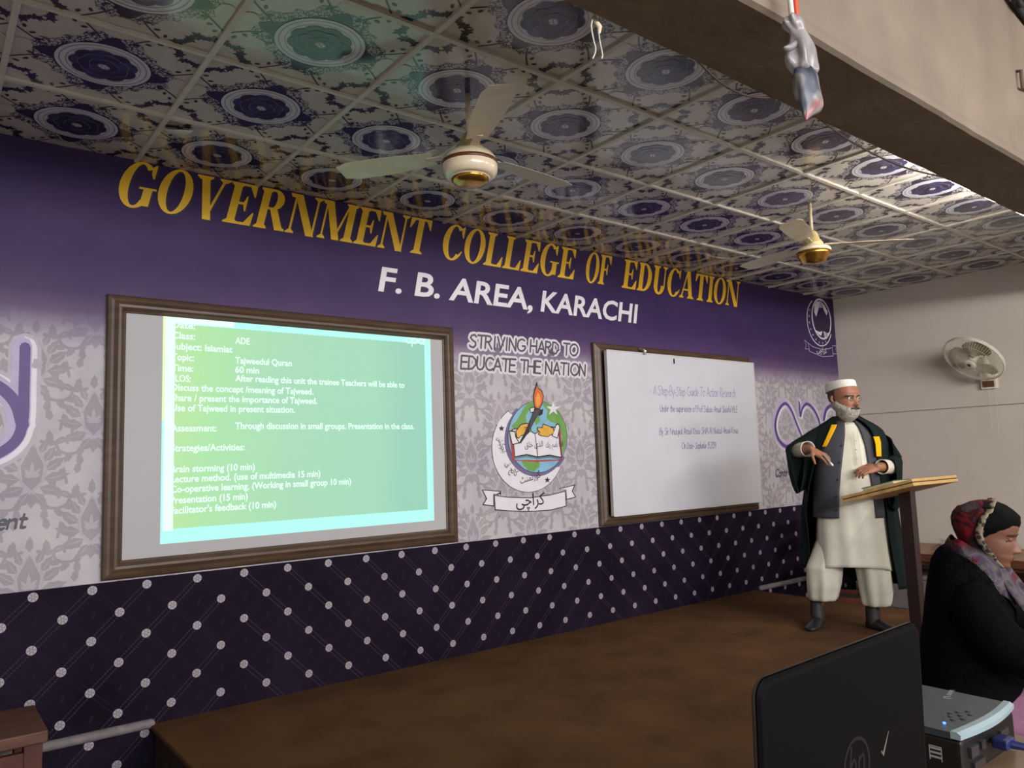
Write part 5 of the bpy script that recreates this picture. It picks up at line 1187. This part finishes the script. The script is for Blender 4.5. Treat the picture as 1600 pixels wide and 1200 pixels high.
b.tube([(-.02, -.10, .87), (-.01, -.18, .84), (.10, -.215, .70), (.22, -.20, .69), (.37, -.14, .72)], [.06, .055, .045, .04, .026], n=14)
b.tube([(-.02, .10, .87), (-.01, .18, .84), (.10, .215, .70), (.24, .18, .69), (.37, .10, .72)], [.06, .055, .045, .04, .026], n=14)
for s in (-1, 1): b.tube([(-.05, s * .09, .46), (.10, s * .10, .47), (.40, s * .10, .47), (.42, s * .10, .25), (.43, s * .10, .06), (.52, s * .10, .035)], [.11, .10, .065, .055, .04, .035], n=16)
hand(b, (.37, -.14, .72), (.9, .35, .0), (0, 0, 1), (.3, 1, 0), .9)
hand(b, (.37, .10, .72), (.9, -.3, .0), (0, 0, 1), (.3, -1, 0), .9)
body = b.build('body', m_skin2, wom); remesh(body, .0032, 2)
for sx in (-1, 1):
    e = MB(); e.lathe([(0, -.0105), (.006, -.0085), (.010, -.004), (.0112, 0), (.010, .004), (.006, .0085), (0, .0105)], tuple(Mw @ Vector((sx * .145, .325, .472))), n=14); e.build('eyelid', m_skin2, wom, smooth=True)
for sx in (-1, 1): head_patch(Mw, lambda x, y, z: 1 if (x * sx > 0 and y > .2 and .07 < abs(x) < .24 and abs(z - .456 + .12 * (abs(x) - .15)) < .0075) else 0, .016).build('eyelashes', m_brow, wom, smooth=True)
for sx in (-1, 1): head_patch(Mw, lambda x, y, z: 1 if (x * sx > 0 and y > .15 and .05 < abs(x) < .26 and abs(z - .560 + .35 * max(0, abs(x) - .17)) < .014) else 0, .010).build('eyebrow', m_brow, wom, smooth=True)
head_patch(Mw, lambda x, y, z: 1 if (y > .25 and abs(x) < .09 and abs(z - .183) < .034 * (1 - (abs(x) / .092) ** 2) and abs(z - .183) > .004) else 0, .010).build('lips', m_lips, wom, smooth=True)
hl = lambda x, y, z: z - (.69 + .10 * (y - .30) * (y < .3) - .60 * max(0, .34 - y)) + .03 * noise.noise(Vector((x * 9, y * 9, z * 9)))
head_patch(Mw, lambda x, y, z: (.12 + min(1, max(0, hl(x, y, z)) * 7) * (1.15 + .35 * noise.noise(Vector((x * 7, y * 4, z * 7)))) - .5 * math.exp(-(x / .03) ** 2)) if (hl(x, y, z) > 0 and y > -.12 and z < .995) else 0, .05).build('hair', m_hair, wom, smooth=True, solid=.004)
# headscarf: hood from the hairline to the nape
rows = []; brd = []
for i in range(37):
    t = .02 + .96 * i / 36
    row = []
    for j in range(65):
        # open in front: edge angle depends on the height
        ed = interp([(0.0, 62), (.15, 76), (.35, 92), (.55, 94), (.75, 92), (.90, 88), (1.02, 86)], t)[0]
        th = radians(ed + (360 - 2 * ed) * j / 64)
        x, y, z = head_pt(min(.985, t), th)
        n_ = noise.noise(Vector((x * 6, y * 6, t * 5 + 3))) * .035 + .02 * sin(9 * th + 6 * t)
        k = 1.14 + n_ + .12 * max(0, .25 - t); xx = x * k; yy = (y + .03) * k - .03 - .03 * (t < .8)
        row.append(Mw @ Vector((xx, yy, t * 1.0 + .045 * max(0, t - .5))))
    rows.append(row)
b = MB(); b.grid(rows, None, False); top = [Mw @ Vector((0, -.05, 1.045))] * 65
b.grid([rows[-1], [(p * .35 + q * .65) for p, q in zip(rows[-1], top)], top], None, False)
b.build('headscarf', m_scarf, wom, smooth=True, solid=.004)
b = MB()
for e in (0, -1):
    pts = [r[e] for r in rows] + [(rows[-1][e] * .35 + top[0] * .65)]
    b.grid([[p + Vector((.012 * q, -.002 * (1 if e == 0 else -1) * 0 + (-.006 if (p.y < 0) else .006), 0)) for q in (-1.3, 0, .5)] for p in pts], None, False)
b.build('scarf_border', trim_mat(), wom, smooth=True, solid=.003)
# scarf end wrapped round the neck and falling over the chest
def wrap(tab, n=40, a0=0, a1=360, fold=.05, ph=0):
    rows = []
    for cx, cy, cz, rx, ry, tl in tab:
        row = []
        for j in range(n + 1):
            th = radians(a0 + (a1 - a0) * j / n); k = 1 + fold * sin(7 * th + ph + cz * 40); row.append((cx + rx * k * cos(th), cy + ry * k * sin(th), cz + tl * cos(th) + .008 * sin(5 * th + ph)))
        rows.append(row)
    return rows
b = MB(); b.grid(wrap([(.0, 0, 1.045, .070, .07, -.02), (.0, 0, 1.015, .084, .08, -.035), (.005, 0, .985, .086, .085, -.05), (.01, 0, .95, .088, .09, -.06), (.02, 0, .91, .088, .10, -.06)], fold=.04), None, True); b.build('scarf_wrap', m_scarf, wom, smooth=True, solid=.004)
rows = []
for i in range(15):
    t = i / 14; cx = .06 + .10 * t + .02 * t; z = .965 - .20 * t; row = []
    for j in range(17):
        s = -1 + j / 8; row.append((cx + .03 * (1 - s * s) + .006 * sin(9 * s + 2 * t), s * (.055 + .045 * t), z + .012 * sin(6 * s) - .02 * abs(s)))
    rows.append(row)
b = MB(); b.grid(rows, None, False); b.build('scarf_end', m_scarf, wom, smooth=True, solid=.006)
# coat
CT = [(.18, -.035, 0, .192, .21), (.42, -.045, 0, .182, .215), (.56, -.05, 0, .165, .215), (.70, -.045, 0, .150, .21), (.80, -.036, 0, .140, .205), (.87, -.026, 0, .132, .19), (.93, -.026, 0, .112, .15), (.975, -.026, 0, .092, .112), (1.005, -.022, 0, .070, .085)]
b = MB(); b.grid([[(p[0] + .0012 * random.uniform(-1, 1), p[1], p[2] - .55 * max(0, min(1, (p[2] - .80) / .12)) * (p[0] + .026)) for p in r] for r in shell(CT, 80, fold=.03, fq=6, ph=.8)], None, True, False, False); coat = b.build('coat', m_coat, wom, smooth=True, solid=.006)
b = MB()
for s in (-1, 1):
    b.tube([(-.02, s * .13, .865), (-.005, s * .185, .83), (.05, s * .225, .755), (.12, s * .225, .715), (.22, s * .205, .71), (.345, s * .15 - .0, .722)], [.075, .08, .078, .07, .062, .048], n=20)
b.build('coat_sleeve', m_coat, wom, smooth=True)
# fluffy collar
rg = random.Random(4); b = MB()
for k in range(1500):
    t = rg.random() * 2 * pi; q = rg.random()
    z = .90 + .115 * q; rx = interp(CT, z)[2] + .003; ry = interp(CT, z)[3] + .003; cx = interp(CT, z)[0]
    p = Vector((cx + rx * cos(t), ry * sin(t), z - .55 * max(0, min(1, (z - .80) / .12)) * rx * cos(t))); d = Vector((cos(t), sin(t), .6 * rg.uniform(-1, 1.3))) * rg.uniform(.010, .024); w = Vector((-sin(t), cos(t), 0)) * .0011
    b.face([p - w, p + w, p + d + w * .3, p + d - w * .3])
b.build('fur_collar', m_coat, coat)
b = MB()
rows = []
for i in range(15):
    t = i / 14; x = -.10 + .60 * t; row = []
    for k in range(28):
        a = 2 * pi * k / 28; row.append((x, .225 * cos(a) * (1 + .03 * sin(7 * a)), .475 + (.115 if sin(a) > 0 else .10) * sin(a)))
    rows.append(row)
b.grid(rows, None, True, True, True)
rows = []
for z, rx in ((.46, .10), (.30, .105), (.12, .12), (.06, .125)):
    rows.append([(.41 + rx * cos(2 * pi * k / 28) * (1 + .05 * sin(9 * 2 * pi * k / 28)), .21 * sin(2 * pi * k / 28), z) for k in range(28)])
b.grid(rows, None, True); b.build('dress', m_pink, wom, smooth=True, solid=.004)
m_ch = mat('stacking_chair_plastic', (46, 44, 46), .5)
r = root('chair', (2.444, -2.878, 0), 'dark chair under the seated person in the red headscarf', 'chair', rz=radians(-68.9))
b = MB(); b.box((-.22, -.21, .345), (.20, .21, .375), bev=.01); b.build('seat', m_ch, r)
for x in (-.19, .17):
    for y in (-.18, .18):
        b = MB(); b.tube([(x, y, .0), (x, y, .35)], .012, n=10, caps=False); b.build('leg', m_ch, r)

# ------------------------------------------------------------------ front table with laptop and projector
m_table = mat('front_table_wood', (112, 90, 68), 0.45, var=.12, scale=4, stretch=(1, 6, 6)); m_tleg = mat('front_table_leg', (84, 60, 44), .5)
r = root('front_table', (.5, -3.5, 0), 'light wooden table in the foreground carrying the laptop and the projector', 'table', world=True)
b = MB(); b.box((-.45, -3.95, .722), (1.415, -3.09, .755), bev=.005); b.build('table_top', m_table, r)
for x in (-.40, 1.36):
    for y in (-3.90, -3.14):
        b = MB(); b.box((x - .028, y - .028, 0), (x + .028, y + .028, .723), bev=.003); b.build('leg', m_tleg, r)
b = MB(); b.box((-.36, -3.15, .63), (1.32, -3.125, .722)); b.box((-.36, -3.915, .63), (1.32, -3.89, .722)); b.build('apron', m_tleg, r)
b = MB(); b.box((.16, -3.54, .755), (.60, -3.31, .872), bev=.004); tag(b.build('wooden_box', m_tleg, off=(.38, -3.36, .755)), 'dark wooden box raising the laptop above the table', 'box')

m_lid = mat('laptop_lid', (6, 5, 5), 0.7, spec=.08, var=.05, scale=3); m_edge = mat('laptop_edge', (62, 60, 60), .35, metal=.4); m_glossy = mat('laptop_logo', (24, 22, 22), .5, spec=.2); m_key = mat('laptop_keys', (22, 22, 24), .5); m_scr = mat('laptop_screen', (10, 12, 16), .15, emit=(70, 90, 120), es=.15); m_glint = mat('lid_glint_paint', (120, 116, 108), .4, metal=.3)
r = root('laptop', (.360, -3.55, .872), 'open black laptop seen from behind its lid on the front table', 'laptop', rz=radians(1.8))
b = MB(); b.box((-.195, .03, 0.0), (.195, .26, .016), bev=.004); b.build('base', m_lid, r)
b = MB()
for i in range(6):
    for j in range(14): b.box((-.165 + .0238 * j, .06 + .021 * i, .0165), (-.165 + .0238 * j + .02, .06 + .021 * i + .017, .0185))
b.build('keyboard', m_key, r)
b = MB(); b.box((-.05, .195, .0163), (.05, .25, .0172)); b.build('touchpad', m_edge, r)
Ml = Matrix.Translation((0, .030, .008)) @ Matrix.Rotation(radians(1.5), 4, 'X')
def rrect(w, z0, z1, rad, n=7):
    P = []
    for cx, cz, a0 in ((w - rad, z1 - rad, 0), (-w + rad, z1 - rad, 90), (-w + .008, z0 + .008, 180), (w - .008, z0 + .008, 270)):
        rr_ = rad if cz > .1 else .008
        for k in range(n): a = radians(a0 + 90 * k / (n - 1)); P.append((cx + rr_ * cos(a), cz + rr_ * sin(a)))
    return P
b = MB()
rows = [[Ml @ Vector((x * s, y, (z - .12) * s + .12)) for x, z in rrect(.193, 0, .277, .018)] for y, s in ((-.0115, .96), (-.0105, .985), (-.007, 1.0), (-.002, 1.0), (0, .99))]
b.grid(rows, None, True, True, True); lid = b.build('lid', m_lid, r)
b = MB(); b.grid([[Ml @ Vector((x, y, z)) for x, z in rrect(.1945, -.001, .2785, .019)] for y in (-.0062, -.0030)] + [[Ml @ Vector((x, -.0030, z)) for x, z in rrect(.191, .002, .275, .018)]], None, True); b.build('lid_edge', m_edge, r, smooth=False)
b = MB(); b.box((-.178, .0002, .018), (.178, .0008, .258), M=Ml); b.build('screen', m_scr, r)
a = Art(lambda x, z, h: Ml @ Vector((x, -.0116 - .0002 * h, z + .026)))
a.ring(circ(.0, .118, .032, n=36), circ(.0, .118, .028, n=36), m_glossy, 1)
a.stroke([(-.012, .140), (-.022, .098)], .004, m_glossy, 1); a.stroke(crom([(-.018, .116), (-.008, .126), (-.003, .118), (-.008, .098)], 4), .004, m_glossy, 1); a.stroke(crom([(.006, .126), (-.002, .088)], 2), .004, m_glossy, 1); a.stroke(crom([(.004, .122), (.016, .126), (.015, .108), (.002, .104)], 4), .004, m_glossy, 1)
a.build('lid_logo', m_glossy, r)
a = Art(lambda x, z, h: Ml @ Vector((x, -.0116 - .0002 * h, z + .026)))
a.stroke([(.062, .118), (.066, .112), (.084, .136)], [.003, .004, .001], m_glint, 1, cap=False)  # tick-shaped reflection on the lid, drawn as a pale stroke
a.build('painted_glint', m_glint, r)

m_pj = mat('projector_black', (11, 11, 12), .4, var=.08); m_pjtop = mat('projector_grey_top', (48, 56, 61), .38, var=.05); m_pjtrim = mat('projector_silver_trim', (140, 158, 164), .35, var=.03); m_led = mat('blue_led', (30, 60, 255), .3, emit=(60, 110, 255), es=5.0); m_btn = mat('projector_button', (44, 50, 54), .3); m_port = mat('port_dark', (44, 40, 44), .4); m_mark = mat('projector_mark', (150, 156, 160), .4)
PX0, PX1, PY0, PY1, PZ0, PZ1 = 1.062, 1.322, -3.362, -3.135, .762, .846
r = root('projector', (1.192, -3.25, .755), 'grey topped black projector with a blue light beside the laptop', 'projector', world=True)
b = MB(); b.box((PX0, PY0 + .004, PZ0), (PX1, PY1, PZ1 - .012), bev=.008); b.build('body', m_pj, r)
def toprow(x0, x1, z, dy): return None
b = MB(); rows = []
for i in range(17):
    t = i / 16; x = PX0 - .002 + (PX1 - PX0 + .004) * t; yb = PY0 + .004 - .012 * sin(pi * t) + .016
    rows.append([(x, yb, PZ1 - .013), (x, yb, PZ1 + .002 * sin(pi * t)), (x, PY1 + .004, PZ1 + .001), (x, PY1 + .004, PZ1 - .013)])
b.grid(rows, None, True, True, True); b.build('top_cover', m_pjtop, r)
b = MB(); rows = []
for i in range(17):
    t = i / 16; x = PX0 - .003 + (PX1 - PX0 + .006) * t; yb = PY0 + .004 - .012 * sin(pi * t)
    rows.append([(x, yb, PZ1 - .011), (x, yb - .001, PZ1 - .002), (x, yb + .006, PZ1 + .0025 + .002 * sin(pi * t)), (x, yb + .018, PZ1 + .0025 + .002 * sin(pi * t)), (x, yb + .018, PZ1 - .011)])
b.grid(rows, None, True, True, True); b.build('rear_trim', m_pjtrim, r, smooth=False)
for k, (dx, dy) in enumerate(((.0, 0), (.018, .012), (.018, -.012), (.036, 0), (.036, .02), (.054, .012), (.054, -.012), (.072, 0))):
    b = MB(); b.lathe([(.0055, -.001), (.0055, .002), (.004, .0028), (0, .003)], (1.128 + dx, -3.318 + dy, PZ1 + .001), n=12); b.build('button', m_btn, r)
b = MB(); b.lathe([(.0028, -.001), (.0028, .002), (0, .003)], (1.098, -3.314, PZ1 + .0015), n=12); b.build('status_light', m_led, r)
a = Art(lambda x, y, h: (x, y, PZ1 + .0024 + .0002 * h))
a.stroke(crom([(1.262, -3.262), (1.256, -3.252), (1.264, -3.246), (1.272, -3.254)], 4), .004, m_mark, 1)
for k in range(5): a.stroke(crom([(1.280 + .009 * k, -3.252 + .002 * k), (1.284 + .009 * k, -3.243 + .002 * k), (1.288 + .009 * k, -3.251 + .002 * k)], 3), .0025, m_mark, 1)
a.build('top_mark', m_mark, r)
for x0, x1, z0, z1 in ((1.09, 1.125, .795, .815), (1.14, 1.16, .80, .815), (1.235, 1.275, .798, .812), (1.235, 1.275, .775, .789), (1.10, 1.15, .772, .785)):
    b = MB(); b.box((x0, PY0 - .001, z0), (x1, PY0 + .006, z1)); b.build('rear_port', m_port, r)
a = Art(lambda y, z, h: (PX0 - .0005 - .0002 * h, y, z))
for k in range(3): a.stroke([(-3.318, .792 + .008 * k), (-3.300, .792 + .008 * k)], .004, m_mark, 1)
a.stroke([(-3.320, .786), (-3.320, .812), (-3.298, .812), (-3.298, .786)], .002, m_mark, 1)
a.build('side_label', m_mark, r)
for x in (PX0 + .03, PX1 - .03):
    for y in (PY0 + .035, PY1 - .03):
        b = MB(); b.lathe([(.01, 0), (.01, .008)], (x, y, .755), n=12); b.build('foot', m_pj, r)
b = MB(); b.tube([(1.125, PY1 - .004, .803), (1.125, PY1 + .012, .803)], .03, n=24); b.build('lens', m_glossy, r)
m_vga = mat('plug_blue', (20, 30, 84), .45); m_cab = mat('cable_black_rubber', (24, 24, 26), .5)
r = root('video_cable', (1.2, -3.40, .80), 'black cable with a blue plug in the back of the projector', 'cable', world=True)
b = MB(); b.box((1.182, -3.392, .793), (1.224, -3.363, .812), bev=.004); b.tube([(1.205, -3.39, .802), (1.212, -3.412, .80), (1.218, -3.425, .797)], [.009, .007, .005], n=10); b.build('plug', m_vga, r, smooth=False)
b = MB(); b.tube(crom([(1.214, -3.415, .799), (1.232, -3.445, .788), (1.27, -3.475, .766), (1.34, -3.49, .760), (1.41, -3.47, .760), (1.43, -3.45, .70), (1.435, -3.42, .45), (1.45, -3.38, .05)], 6), .0045, n=10); b.build('lead', m_cab, r, smooth=True)

for o in bpy.data.objects:
    if '_w' in o: del o['_w']
